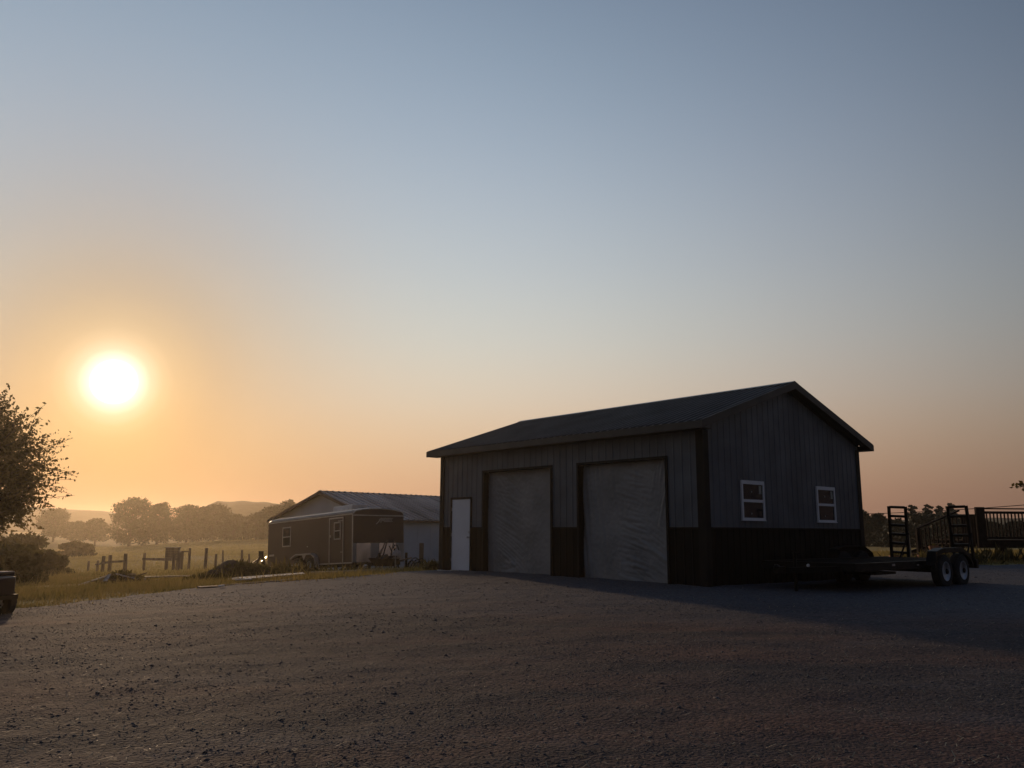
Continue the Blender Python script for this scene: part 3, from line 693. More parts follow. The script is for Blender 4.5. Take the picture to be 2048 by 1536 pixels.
# ------------------------------------------------------------------ wooden deck with stairs (right, behind)
def deck():
    Y0 = 28.0; p = pix(1958, 1080, Y0); gx0 = p.x; zg = g1(gx0, Y0)
    t = thing('wooden_deck', 'dark wooden deck with railing and stairs seen behind the equipment trailer', 'deck', (gx0, Y0, zg - .02), R(4))
    zd = .97 - zg + .02; top = zd + 1.06; L = 6.5; D = 2.6
    for k in range(13): MB().box(-.08, L, k * .2, k * .2 + .19, zd - .035, zd).build('deck_board', M_DECKW, t)
    MB().box(-.09, L, -.045, -.005, zd - .26, zd - .01).build('rim_joist', M_DECKW, t); MB().box(-.09, L, D + .0, D + .04, zd - .26, zd - .01).build('rim_joist', M_DECKW, t)
    for x in (.82, 2.6, 4.6): MB().box(x, x + .16, .02, .16, -.15, zd - .04).build('support_post', M_DECKW, t)
    for x in (.82, 4.6): MB().box(x, x + .16, D - .2, D - .06, -.15, zd - .04).build('support_post', M_DECKW, t)
    for x in (-.10, 2.3, 4.7): MB().box(x, x + .30 if x < 0 else x + .1, -.14, -.048, zd - .24, top + .02).build('railing_post', M_DECKW, t)
    MB().box(.2, L, -.16, -.02, top - .05, top - .01).build('railing_cap', M_DECKW, t)
    MB().box(.2, L, -.115, -.075, top - .20, top - .115).build('top_rail', M_DECKW, t); MB().box(.2, L, -.115, -.075, zd + .03, zd + .10).build('bottom_rail', M_DECKW, t)
    for k in range(50):
        x = .26 + k * .125
        if x < L - .05 and not (2.25 < x < 2.45) and not (4.65 < x < 4.85): MB().box(x, x + .036, -.113, -.077, zd + .102, top - .20).build('baluster', M_DECKW, t)
    # landing side with wide boards
    for k in range(6): MB().box(-.62 + k * .085, -.62 + k * .085 + .07, -.10, -.07, zd - .2, top - .28).build('side_board', M_DECKW, t)
    MB().box(-.68, -.11, -.13, -.04, top - .28, top - .22).build('railing_cap', M_DECKW, t)
    # stairs going down to the left
    x_b = -2.15; n = 5
    for k in range(n):
        fx = -.7 - k * .29; z = zd - (k + 1) * zd / (n + 1)
        MB().box(fx - .30, fx + .0, -.02, 1.1, z - .04, z).build('stair_tread', M_DECKW, t)
    for y in (-.07, 1.11):
        mb = MB(); mb.bar((-.6, y + .02, zd - .15), (x_b - .05, y + .02, .02), .045, .26); mb.build('stair_stringer', M_DECKW, t)
    for y in (-.12,):
        MB().box(x_b - .05, x_b + .07, y, y + .1, -.1, 1.05).build('newel_post', M_DECKW, t)
        mb = MB(); mb.bar((-.66, y + .05, top - .10), (x_b - .06, y + .05, 1.02), .10, .05); mb.build('stair_handrail', M_DECKW, t)
        for k in range(10):
            f = (k + .7) / 10.6; x = x_b + (-.66 - x_b) * f
            MB().box(x, x + .036, y + .03, y + .066, f * (zd - .0) * .9 + .02, 1.0 + (top - .12 - 1.0) * f - .02).build('stair_baluster', M_DECKW, t)
    return t, gx0, Y0, zg, zd
dk, dgx, dY, dzg, dzd = deck()
def pot(x, y, z, r, h, label):
    t = thing('flower_pot', label, 'flower pot', (x, y, z), 0, 'pots round the deck stairs')
    MB().lathe([(.0, 0), (r * .68, 0), (r * .95, h * .82), (r * 1.08, h * .82), (r * 1.08, h), (r * .92, h), (r * .86, h * .86), (0, h * .86)], 'Z', 20).build('pot', M_TERRA, t)
    v = []; f = []
    for k in range(40):
        a = random.uniform(0, 6.28); q = random.uniform(0, r * .9); L = random.uniform(.06, .16); b = Vector((math.cos(a) * q, math.sin(a) * q, h * .86)); d = Vector((math.cos(a) * .5, math.sin(a) * .5, 1)) * L; s_ = Vector((-math.sin(a), math.cos(a), 0)) * .018
        n = len(v); v += [b - s_ * .3, b + d * .6 + s_, b + d, b + d * .6 - s_]; f.append((n, n + 1, n + 2, n + 3))
    m = MB(); m.v = [tuple(q) for q in v]; m.f = f; link('plant', m.mesh('plant', M_BUSH, fix=False), t)
p = pix(1790, 1112, 26.5); pot(p.x, 26.5, g1(p.x, 26.5), .17, .30, 'largest terracotta pot on the grass behind the left loading ramp')
p = pix(1842, 1100, 27.4); pot(p.x, 27.4, g1(p.x, 27.4), .12, .24, 'small terracotta pot at the foot of the deck stairs')
p = pix(1867, 1090, 27.6); pot(p.x, 27.6, g1(p.x, 27.6), .14, .52, 'tall terracotta pot in front of the middle of the stairs')
o = MB().bar(pix(1812, 1040, 26.6), pix(1822, 1120, 26.4), .07, .04).build('leaning_board', M_LUMBER); tag(o, 'pale narrow board standing upright on the grass right of the left loading ramp', 'board')

# ------------------------------------------------------------------ enclosed cargo trailer
def cargo():
    D0 = 32.0; px = (703 - 1024) * D0 / F_PX
    t = thing('cargo_trailer', 'dark enclosed cargo trailer with rounded roof parked in front of the white shed', 'trailer', (px + .23, D0, -.05), (R(-3.3), 0, R(45)))
    W_, L_, H = 2.42, 6.45, 2.02
    # body: cross-section with rounded top edges, lofted; x across the front, y to the rear
    n = 10; r = .16
    sec = [(0, 0), (0, H - r)] + [(r - r * math.cos(a), H - r + r * math.sin(a)) for a in [math.pi/2*k/5 for k in range(1, 6)]]
    crown = [(W_ * q, H + .10 * math.sin(math.pi * q)) for q in (.2, .35, .5, .65, .8)]
    sec += crown + [(W_ - x, z) for x, z in reversed(sec)]
    mb = MB(); ys = [0.0, .10, .25, L_ - .2, L_]; drop = [.05, .015, 0, 0, .04]
    b0 = 0; m_ = len(sec)
    for y, d in zip(ys, drop): mb.v += [(x, y, z - (d if z > H * .8 else 0)) for x, z in sec]
    for i in range(len(ys) - 1):
        for k in range(m_): mb.f.append((i*m_+k, i*m_+(k+1) % m_, (i+1)*m_+(k+1) % m_, (i+1)*m_+k))
    mb.f.append(tuple(range(m_))); mb.f.append(tuple(len(mb.v) - 1 - k for k in range(m_)))
    mb.build('body', M_TRAILER, t)
    # aluminium edge trims along the roof (side), vertical corner trim, bottom rail
    MB().bar((-.012, .03, H - .17), (-.012, L_ - .02, H - .17), .02, .035).build('roof_trim', M_ALU, t)
    MB().tube([(.08, .2, H - .035), (.08, L_ - .1, H - .035)], .022, 8).build('roof_edge_cap', M_ALU, t)
    MB().box(-.02, -.002, .0, .05, .02, H - .19).build('corner_trim', M_ALU, t)
    MB().box(.002, W_ - .01, -.018, -.001, H - .235, H - .20).build('front_trim', M_ALU, t)
    MB().box(-.022, -.002, .06, L_ - .02, -.01, .035).build('bottom_rail', M_ALU, t)
    fr = [(x, z - .05) for x, z in sec[2:-2]]
    MB().tube([(x, -.004, z + .004) for x, z in fr], .022, 6).build('front_roof_moulding', M_ALU, t)
    # diamond plate on the lower front: grey strips paint in gaps in its reflection
    plate = mat('polished_aluminium_plate', (.66, .62, .60), .22, 1.0, .05, 2, bump=.003, bscale=1.3)
    dim_refl = mat('dim_reflection_plate', (.30, .31, .32), .55, .6, .1, 2)
    for q, (a, b) in enumerate(((.01, .14), (.15, .80), (.81, 1.20), (1.21, 2.02), (2.03, W_ - .01))):
        MB().box(a, b, -.012, -.001, .02, .74).build('stone_guard', plate if q % 2 else dim_refl, t)
    # script on the front, too small to read: slanted strokes with a swash
    lg = MB(); y = -.006
    def stroke(a, b, w=.035): lg.bar((a[0], y, a[1]), (b[0], y, b[1]), w, .006, (0, 1, 0)) if False else lg.prism([(a[0] - w/2, a[1]), (a[0] + w/2, a[1]), (b[0] + w/2, b[1]), (b[0] - w/2, b[1])], y, y + .004, 'Y')
    zc = H - .38
    stroke((1.08, zc - .17), (1.24, zc - .03), .05); stroke((1.18, zc - .10), (1.27, zc + .04), .05)
    for k in range(9): stroke((1.30 + k * .062, zc - .05 if k else zc - .11), (1.32 + k * .062, zc + (.06 if k % 3 else .075)), .03)
    lg.box(1.28, 1.88, y, y + .004, zc + .035, zc + .06); lg.box(1.45, 1.88, y, y + .004, zc - .075, zc - .055)
    lg.build('front_lettering', mat('faded_decal', (.50, .47, .42), .5), t)
    # side door
    dy0, dy1 = .62, 1.62; d = MB().box(-.022, -.002, dy0, dy1, .05, H - .24).build('entry_door', M_TRAILER, t)
    MB().box(-.032, -.023, dy0, dy0 + .045, .05, H - .24).box(-.032, -.023, dy1 - .045, dy1, .05, H - .24).box(-.032, -.023, dy0 + .045, dy1 - .045, H - .29, H - .24).build('door_frame', M_ALU, d)
    def win(parent, y0, y1, z0, z1, x=-.03):
        w = MB(); q = .045
        w.box(x - .012, x, y0, y1, z0, z0 + q).box(x - .012, x, y0, y1, z1 - q, z1).box(x - .012, x, y0, y0 + q, z0 + q, z1 - q).box(x - .012, x, y1 - q, y1, z0 + q, z1 - q).box(x - .010, x, y0 + q, y1 - q, (z0 + z1) / 2 - .02, (z0 + z1) / 2 + .02)
        return w.build('window_frame', M_ALU, parent)
    win(d, .80, 1.26, .92, 1.60); wp = MB().box(-.028, -.023, .845, 1.215, .965, 1.555).build('pane', M_GLASS, d)
    MB().box(-.05, -.023, 1.48, 1.53, 1.02, 1.12).build('latch', M_STEEL, d)
    MB().box(-.06, -.023, .60, .95, H - .40, H - .375).build('door_stay', M_ALU, d); MB().box(-.04, -.023, .62, .80, .42, .45).build('hinge', M_ALU, d)
    wf = win(t, 4.55, 5.22, .80, 1.62, -.003); MB().box(-.008, -.003, 4.595, 5.175, .845, 1.575).build('pane', M_GLASS, wf)
    MB().box(-.008, -.002, 5.9, 6.3, .44, .52).build('side_decal', mat('faded_decal', (.5, .47, .42)), t)
    MB().box(-.02, -.002, 3.2, 3.26, .72, .76).build('marker_lamp', M_STEEL, t)
    # fender, wheels
    pts = [(1.98 + .35, -.05), (2.08 + .35, .32), (2.35 + .35, .46), (3.85, .46), (4.25, .30)]
    mb = MB()
    for a, b in zip(pts[:-1], pts[1:]): mb.add([(-.20, a[0], a[1]), (-.20, b[0], b[1]), (-.002, b[0], b[1]), (-.002, a[0], a[1]), (-.20, a[0], a[1]-.05), (-.20, b[0], b[1]-.05), (-.002, b[0], b[1]-.05), (-.002, a[0], a[1]-.05)], [(0,1,2,3),(4,7,6,5),(0,4,5,1),(2,6,7,3),(0,3,7,4),(1,5,6,2)])
    mb.build('fender', M_ALU, t)
    MB().add([(-.16, 3.12, .40), (-.16, 3.38, .40), (-.16, 3.25, .20), (-.15, 3.12, .40), (-.15, 3.38, .40), (-.15, 3.25, .20)], [(0,1,2),(3,5,4),(0,3,4,1),(1,4,5,2),(2,5,3,0)]).build('fender_brace', M_ALU, t)
    for yy in (2.78, 3.72):
        wheel(t, -.09, yy, -.05, .34, .2, 'X', -1, M_RIM, .60); wheel(t, W_ + .09, yy, -.05, .34, .2, 'X', 1, M_RIM, .60)
        MB().tube([(0, yy, -.05), (W_, yy, -.05)], .04, 8).build('axle', M_BLACKM, t)
    for x in (.15, W_ - .2): MB().box(x, x + .06, .05, L_ - .05, -.12, -.002).build('frame_rail', M_BLACKM, t)
    # tongue, jack
    mb = MB(); mb.bar((.35, 0, -.06), (W_ / 2 - .04, -1.15, -.06), .06, .10); mb.bar((W_ - .35, 0, -.06), (W_ / 2 + .04, -1.15, -.06), .06, .10); mb.build('tongue', M_BLACKM, t)
    MB().tube([(W_ / 2, -1.0, -.38), (W_ / 2, -1.0, .50)], .04, 10).build('jack', M_BLACKM, t)
    # roof air conditioner
    ac = MB(); ac.prism([(.95, H + .10), (1.0, H + .33), (1.7, H + .36), (1.78, H + .10)], 1.5, 2.9, 'Y'); ac.build('roof_air_conditioner', mat('aged_white_plastic', (.74, .70, .66), .5), t, bevel=.03)
    # rear corner lamp bar
    MB().box(-.015, W_ + .015, L_ + .002, L_ + .07, -.12, .02).build('rear_bumper', M_BLACKM, t)
    for q, (yy, ww) in enumerate(((2.1, .18), (1.55, .35), (1.1, .12))): MB().box(.25, .40, yy, yy + ww, -.30, -.24).build('underbody_pipe', M_ALU, t)
cargo()

# ------------------------------------------------------------------ white shed behind
def shed():
    dx, dy = .672, .741; ax, ay = -10.4, 46.0
    ang = math.atan2(dy, dx)                     # local x = along the ridge, y to the left/back
    t = thing('white_shed', 'long white farm shed with pale ribbed metal roof behind the cargo trailer', 'shed', (ax, ay, -1.15), ang)
    HW = 4.8; Ln = 20; ze = 1.74 + 1.15; zr = 3.23 + 1.15
    nx = .23
    mb = MB()
    ge = [(-HW, 0), (-HW, ze), (0, zr - .05), (HW, ze), (HW, 0)]
    mb.add([(0, y, z) for y, z in ge] + [(Ln, y, z) for y, z in ge], [(0, 1, 2, 3, 4), (9, 8, 7, 6, 5), (0, 5, 6, 1), (3, 8, 9, 4)])
    mb.build('wall', M_BARNW, t)
    k = 0; x = .02
    while x < 13.5:
        MB().box(x, x + .03, -HW - .012, -HW - .001, .1, ze - .06).build('wall_batten', M_BARNW, t); x += .91; k += 1
    o = .30
    pitch = (zr - ze) / HW
    xs = np.arange(-o, Ln + .2, .82)
    for sd in (-1, 1):
        for i, x in enumerate(xs):
            mb = MB(); ya, yb = sd * (HW + .25), 0.0; za, zb = ze - .25 * pitch + .04, zr + .04
            st = [0, .05, .08, .15, .18, .41, .46, .49, .56, .59, .82]; hh = [0, 0, .07, .07, 0, 0, 0, .07, .07, 0, 0]; lift = .004 * (i % 3)
            jit = random.uniform(-.03, .03)
            for a, b, ha, hb in zip(st[:-1], st[1:], hh[:-1], hh[1:]):
                mb.add([(x + a, ya + sd * jit, za + ha + lift), (x + b, ya + sd * jit, za + hb + lift), (x + b, yb, zb + hb + lift), (x + a, yb, zb + ha + lift)], [(0, 1, 2, 3)])
            link('roof_panel', mb.mesh('roof_panel', M_BARNROOF, fix=False), t)
    MB().prism([(-.22, zr - .01), (0, zr + .09), (.22, zr - .01), (0, zr + .06)], -o - .02, Ln + .3, 'X').build('ridge_cap', mat('rusty_ridge', (.17, .10, .07), .7, .2, .2, 2), t)
    for sd in (-1, 1):
        MB().prism([(sd * (HW + .27), ze - .25 * pitch - .10), (sd * (HW + .27), ze - .25 * pitch + .05), (0, zr + .05), (0, zr - .12)], -o - .035, -o - .005, 'X').build('rake_board', mat('brown_rake', (.10, .075, .06)), t)
        MB().box(-o, Ln + .2, *sorted((sd * (HW + .25), sd * (HW + .275))), ze - .25 * pitch - .09, ze - .25 * pitch + .03).build('eave_trim', mat('brown_rake', (.10, .075, .06)), t)
    MB().box(-.05, Ln, -HW - .05, -HW - .013, -.2, .1).build('foundation', M_CONC, t)
shed()

# ------------------------------------------------------------------ foliage builders
def leaf_mesh(name, P, size, m, seed=0, flat=0.0):
    """one four-sided leaf (clump) at each point"""
    r = np.random.default_rng(seed); n = len(P); size = np.broadcast_to(np.asarray(size, float), (n,)) * r.uniform(.6, 1.4, n)
    d = r.normal(size=(n, 3)); d /= np.linalg.norm(d, axis=1)[:, None]
    e = r.normal(size=(n, 3)); e[:, 2] *= (1 - flat); e -= (e * d).sum(1)[:, None] * d; e /= np.linalg.norm(e, axis=1)[:, None]
    a = d * size[:, None] * .5; b = e * size[:, None] * .30; c = np.cross(d, e) * size[:, None] * .10
    v = np.stack([P - a, P + b + c, P + a, P - b + c], 1).reshape(-1, 3)
    return mesh_np(name, v, np.arange(4 * n).reshape(n, 4), m)
def tree(label, x, y, z, h, w, m=M_LEAF2, leaves=2600, seed=0, kind='broad', group=None, name='broadleaf_tree', lsize=.45, bare=.16, cat='tree'):
    r = np.random.default_rng(seed)
    t = thing(name, label, cat, (x, y, z), 0, group)
    tr = MB(); lean = r.uniform(-.04, .04) * h; hr = h * .022 + .04
    tr.tube([(0, 0, -.3), (lean * .2, 0, h * .25), (lean * .6, 0, h * .5), (lean, 0, h * .82)], [hr * 1.3, hr, hr * .7, hr * .25], 8)
    clumps = []
    if kind == 'broad':
        k = 38
        for i in range(k):
            u = (i + .5) / k - .06; zz = bare + (1 - bare) * (.10 + .86 * u); rad = math.sin(math.pi * min(1, (max(0, u) * .80 + .20))) ** .6
            a = i * 2.4 + r.uniform(-.5, .5); q = w / 2 * rad * r.uniform(.35, .82)
            clumps.append((math.cos(a) * q + lean * u, math.sin(a) * q, h * zz * .97, w * r.uniform(.13, .22), h * r.uniform(.06, .105)))
    elif kind == 'pine':
        k = 20
        for i in range(k):
            u = (i + .3) / k; zz = bare + (1 - bare) * u; rad = (1 - u) ** .8 * .9 + .12 + r.uniform(-.1, .15)
            a = i * 2.4 + r.uniform(-.6, .6); q = w / 2 * rad * .6
            clumps.append((math.cos(a) * q, math.sin(a) * q, h * zz, w * .17 * (rad + .3), h * .035))
    else:
        for i in range(14):
            a = r.uniform(0, 6.28); q = w / 2 * math.sqrt(r.random()) * .75; zt = h * (.35 + .5 * r.random() * (1 - (q / (w / 2)) ** 2 * .6))
            clumps.append((math.cos(a) * q, math.sin(a) * q, zt, w * .17, h * .17))
        for i in range(8):
            a = r.uniform(0, 6.28); q = w / 2 * .7; clumps.append((math.cos(a) * q, math.sin(a) * q, h * .2, w * .18, h * .18))
    for (cx, cy, cz, rw, rh) in clumps[::2]:
        tr.tube([(lean * .3, 0, max(.1, cz * .55)), (cx * .5, cy * .5, cz * .82), (cx, cy, cz)], [hr * .45, hr * .25, hr * .08], 5)
    tr.build('trunk', M_BARK, t, smooth=True)
    leaves = int(leaves * 1.7); C_ = np.array(clumps); wt = C_[:, 3] ** 2 * C_[:, 4]; pk = r.choice(len(C_), leaves, p=wt / wt.sum())
    g = r.normal(size=(leaves, 3)); g /= np.linalg.norm(g, axis=1)[:, None]; rad = r.random(leaves) ** .45 * r.choice([1, 1, 1, 1.18], leaves)
    leaf_n = leaves; P = C_[pk, :3] + g * rad[:, None] * np.stack([C_[pk, 3], C_[pk, 3], C_[pk, 4]], 1)
    link('crown', leaf_mesh('crown', P, lsize, m, seed + 1), t)
    return t
def tree_px(label, px, ytop, ybase, wpx, D, **k):
    a = pix(px, ybase, D); b = pix(px, ytop, D); zg = g1(a.x, D); z0 = min(a.z, zg) - .2
    return tree(label, a.x, D, z0, b.z - z0, wpx * D / F_PX, **k)

G1 = 'hazy trees along the far side of the field'
tree_px('faint round tree farthest left on the far field, in front of the hill', 106, 1012, 1082, 66, 250, seed=1, group=G1, lsize=.6)
tree_px('low shrubby tree between the faint round tree and the tall tree below the sun', 150, 1040, 1084, 56, 235, seed=2, group=G1, leaves=1800, lsize=.55)
tree_px('second low shrubby tree, just left of the tall tree below the sun', 190, 1034, 1084, 56, 228, seed=3, group=G1, leaves=1800, lsize=.55)
tree_px('tallest hazy tree standing below the sun', 258, 990, 1080, 96, 205, seed=4, group=G1, leaves=4200, lsize=.55, bare=.06)
tree_px('narrower hazy tree joined to the right side of the tallest one', 314, 1000, 1080, 62, 208, seed=5, group=G1, leaves=3000, lsize=.55, bare=.06)
tree_px('broad hazy tree left of the dip with the far hill', 372, 1004, 1078, 86, 214, seed=6, group=G1, leaves=3400, lsize=.55, bare=.05)
tree_px('broad hazy tree at the middle of the far tree line', 424, 1004, 1078, 90, 218, seed=7, group=G1, leaves=3400, lsize=.55, bare=.05)
tree_px('lower hazy tree sloping down to the right into the dip', 468, 1026, 1078, 62, 212, seed=8, group=G1, leaves=2400, lsize=.55, bare=.05)
tree_px('low hazy tree on the right side of the dip', 512, 1020, 1078, 56, 196, seed=9, group=G1, leaves=2400, lsize=.55, bare=.05)
tree_px('tall hazy tree just left of the cargo trailer', 548, 1004, 1078, 70, 190, seed=10, group=G1, leaves=3200, lsize=.5, bare=.05)
tree_px('hazy tree with a ragged tufted top rising above the cargo trailer roof', 578, 997, 1078, 42, 184, seed=11, group=G1, leaves=1500, lsize=.5, bare=.3)
tree_px('hazy tree mostly hidden behind the rear of the cargo trailer', 606, 1018, 1078, 50, 180, seed=12, group=G1, leaves=1900, lsize=.5, bare=.05)
# hedge and bushes under the big tree
G2 = 'bushes at the left edge of the yard'
for i, (px, yt, yb, w, D, lab) in enumerate([
        (0, 1070, 1165, 120, 34, 'largest dark bush below the big leafy tree'),
        (66, 1074, 1150, 84, 44, 'round bush right of the largest dark bush'),
        (48, 1095, 1165, 80, 31, 'low bush in front of the round bush'),
        (112, 1108, 1146, 60, 48, 'low scrubby bush at the left end of the wooden fence'),
        (30, 1062, 1120, 120, 70, 'pale hazy bush behind the big leafy tree'),
        (150, 1082, 1112, 70, 110, 'faint scrub clump out in the field left of the fence')]):
    tree_px(lab, px, yt, yb, w, D, seed=30 + i, kind='bush', m=M_BUSH, leaves=2600, lsize=.16 + D * .0028, group=G2, name='bush', bare=.02, cat='bush')
# trees on the right
G3 = 'dark trees behind the wooden deck'
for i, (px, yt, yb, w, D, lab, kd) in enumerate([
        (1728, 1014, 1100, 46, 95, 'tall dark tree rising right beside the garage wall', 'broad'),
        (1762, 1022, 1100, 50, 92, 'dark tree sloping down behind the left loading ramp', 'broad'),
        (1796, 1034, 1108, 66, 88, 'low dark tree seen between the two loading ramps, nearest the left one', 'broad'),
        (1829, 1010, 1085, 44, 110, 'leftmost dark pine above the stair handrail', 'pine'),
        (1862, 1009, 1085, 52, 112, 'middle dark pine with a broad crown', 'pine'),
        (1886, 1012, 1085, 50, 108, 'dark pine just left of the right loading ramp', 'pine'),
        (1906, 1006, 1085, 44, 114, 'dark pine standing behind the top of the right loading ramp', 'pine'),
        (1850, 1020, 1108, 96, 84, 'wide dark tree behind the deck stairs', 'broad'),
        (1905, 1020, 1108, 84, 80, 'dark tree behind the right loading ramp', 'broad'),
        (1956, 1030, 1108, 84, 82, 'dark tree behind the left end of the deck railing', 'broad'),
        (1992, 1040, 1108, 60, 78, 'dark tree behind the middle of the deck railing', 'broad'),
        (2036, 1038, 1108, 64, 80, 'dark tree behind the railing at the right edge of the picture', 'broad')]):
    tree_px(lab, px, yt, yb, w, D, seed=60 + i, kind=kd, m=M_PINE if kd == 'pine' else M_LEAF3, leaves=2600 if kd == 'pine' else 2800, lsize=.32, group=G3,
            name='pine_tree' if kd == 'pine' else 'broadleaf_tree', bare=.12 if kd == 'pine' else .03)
# tree whose branch tip reaches in at the right edge
def branch_tree():
    D = 24.0; tip = pix(2040, 971, D); bx = tip.x + 3.6; z0 = g1(bx, D)
    t = thing('broadleaf_tree', 'leafy branch tip reaching in at the right edge above the deck', 'tree', (bx, D, z0))
    top = Vector((-3.5, 0, tip.z - z0)); tr = MB()
    tr.tube([(0, 0, -.2), (-.1, 0, 1.6), (0, 0, 4.2)], [.16, .12, .04], 8)
    tr.tube([(-.05, 0, 1.5), (-1.6, 0, top.z - .15), tuple(top)], [.06, .035, .008], 6); tr.build('trunk', M_BARK, t, smooth=True)
    r = np.random.default_rng(3); P = [np.array(top) + r.normal(size=3) * (.10, .12, .05) for _ in range(26)]
    for _ in range(900): P.append(np.array((0, 0, 3.7)) + r.normal(size=3) * (.8, .8, .75))
    for _ in range(160): P.append(np.array((-1.9, 0, top.z - .05)) + r.normal(size=3) * (.45, .25, .12))
    link('crown', leaf_mesh('crown', np.array(P), .13, M_LEAF, 4), t)
branch_tree()
# big leafy tree at the left edge: shoots radiating from the crown, leaves set along them
def big_tree():
    D = 28.0; r = np.random.default_rng(12); random.seed(12)
    base = pix(-70, 1150, D); x0 = base.x; zg = g1(x0, D)
    t = thing('leafy_tree', 'big leafy tree at the left edge with bristling shoots, left of the sun', 'tree', (x0, D, zg))
    c = pix(-50, 940, D) - Vector((x0, D, zg)); c.y = 0
    A, Bz = 3.05, 2.85; tr = MB(); P = []; Dv = []
    tr.tube([(0, 0, -.3), (.05, 0, c.z * .4), (0, 0, c.z * .8), (c.x * .8, 0, c.z + Bz * .6)], [.22, .17, .12, .03], 10)
    mains = []
    for i in range(64):
        u = (i + .5) / 64; el = math.asin(-.75 + 1.72 * u); a = i * 2.39996 + r.uniform(-.25, .25)
        d = Vector((math.cos(a) * math.cos(el), math.sin(a) * math.cos(el), math.sin(el)))
        root = Vector((c.x * .3, 0, c.z - Bz * .55 + max(0, d.z) * Bz * .9)); q = .60 * r.uniform(.8, 1.1)
        e = Vector(c) + Vector((d.x * A, d.y * A, d.z * Bz)) * q
        tr.tube([root, (root + e) / 2 + Vector((0, 0, -.1)), e], [.05, .032, .016], 5); mains.append((root, e, d))
    for root, e, d in mains:
        for s in range(26):
            f = r.uniform(.35, 1.0); p0 = root.lerp(e, f)
            dd = (d + Vector(tuple(r.normal(size=3) * .38)) + Vector((0, 0, .20))).normalized()
            # shoot ends near the crown's outline
            L = r.uniform(.65, 1.45) * (1.15 if f > .8 else .8); p1 = p0 + dd * L
            rel = Vector(((p1.x - c.x) / A, (p1.y) / A, (p1.z - c.z) / Bz))
            if rel.length > 1.12: p1 = Vector(c) + Vector((rel.x * A, rel.y * A, rel.z * Bz)) / rel.length * r.uniform(1.0, 1.20)
            if s % 2 == 0: tr.tube([p0, p1], [.010, .004], 4, caps=False)
            n = 20
            for k in range(n):
                g = (k + .5) / n; P.append(tuple(p0.lerp(p1, g) + Vector(tuple(r.normal(size=3) * (.030 + .035 * (1 - g))))))
    tr.build('trunk', M_BARK, t, smooth=True)
    P = np.array(P); link('crown', leaf_mesh('crown', P, .115, M_LEAF, 13), t)
    return t
big_tree()

# ------------------------------------------------------------------ hills
def hills():
    def ridge(D, pts, depth, seed, rough_):
        xs = np.array([pix(p, 1000, D).x for p, _ in pts]); hs = np.array([pix(p, yy, D).z for p, yy in pts])
        x = np.linspace(xs[0], xs[-1], 900); h = np.interp(x, xs, hs); h = h + fnoise(x, x * 0, .10, rough_, 4, seed) + fnoise(x, x * 0, .012, rough_, 2, seed + 5)
        h = np.clip(h, -3, 16.5); y = np.linspace(0, depth, 14); prof = np.sin(np.linspace(0, math.pi, 14)) ** .7
        X, T = np.meshgrid(x, np.arange(14)); Hh = -3 + (h[None] + 3) * prof[:, None] + fnoise(X, T * 9.0, .2, rough_ * .7, 2, seed + 9) * prof[:, None]
        return np.stack([X.ravel(), (D - depth * .5 + y[:, None] + X * 0).ravel(), Hh.ravel()], 1), grid_faces(900, 14)
    m = mat('wooded_hill', (.035, .042, .020), .95, 0, .25, .05, bump=1.2, bscale=.25)
    v, f = ridge(540, [(-260, 1030), (-60, 1020), (60, 1014), (130, 1017), (200, 1021), (260, 1030), (420, 1048), (700, 1052), (1200, 1054), (1500, 1046), (2300, 1030)], 110, 3, .25)
    link('hills', mesh_np('hills', v, f, m, True), kind='structure')
    v, f = ridge(400, [(330, 1056), (400, 1030), (440, 1006), (490, 1003), (540, 1006), (620, 1018), (760, 1036), (900, 1056)], 80, 8, .6)
    link('wooded_hill', mesh_np('wooded_hill', v, f, m, True), kind='structure')
hills()

# ------------------------------------------------------------------ grass
def blades(name, X, Y, h, w, label, lift=0.0, seed=1, m=None):
    r = np.random.default_rng(seed); n = len(X); Z = gz(X, Y) - .01 + lift
    a = r.uniform(0, 6.28, n); t = r.normal(size=(n, 2)) * .35; h = h * np.where(r.random(n) < .04, 2.6, 1) * r.uniform(.5, 1.5, n)
    s = np.stack([np.cos(a), np.sin(a), np.zeros(n)], 1) * (w * r.uniform(.6, 1.4, n))[:, None]
    p = np.stack([X, Y, Z], 1); tip = p + np.stack([t[:, 0] * h, t[:, 1] * h, h], 1)
    v = np.stack([p - s, p + s, tip], 1).reshape(-1, 3)
    o = link(name, mesh_np(name, v, np.arange(3 * n).reshape(n, 3), m or M_GRASS), kind='stuff'); tag(o, label, 'grass'); return o
def scatter(n, d0, d1, px0, px1, seed, pw=1.0):
    r = np.random.default_rng(seed); Y = d0 + (d1 - d0) * r.random(n) ** pw; X = (r.uniform(px0, px1, n) - 1024) / F_PX * Y; return X, Y
X, Y = scatter(120000, 13, 46, -60, 900, 1, 1.4)
sd = poly_sd(X, Y, LOT) + fnoise(X, Y, 1.3, .28, 3, 11); dens = fnoise(X, Y, .9, 1, 3, 55); k = (sd < .0 + np.random.default_rng(2).exponential(.28, len(X))) & (dens + np.random.default_rng(3).uniform(-1, 1.2, len(X)) > .05)
blades('yard_grass', X[k], Y[k], .085 + .03 * np.clip(dens[k], -1, 1) + .0016 * Y[k], .008 + .0003 * Y[k], 'short rough grass between the gravel lot and the fence')
X, Y = scatter(90000, 44, 210, -60, 1000, 4, 1.5)
blades('field_grass', X, Y, .05 + .0010 * Y, .010 + .00045 * Y, 'tall hazy grass of the field behind the fence', seed=5, m=M_HAY)
X, Y = scatter(26000, 24.5, 60, 1690, 2100, 6, 1.3); sd = poly_sd(X, Y, LOT); k = sd < -.1
blades('lawn_grass', X[k], Y[k], .10, .012, 'green lawn strip around the wooden deck', seed=7)

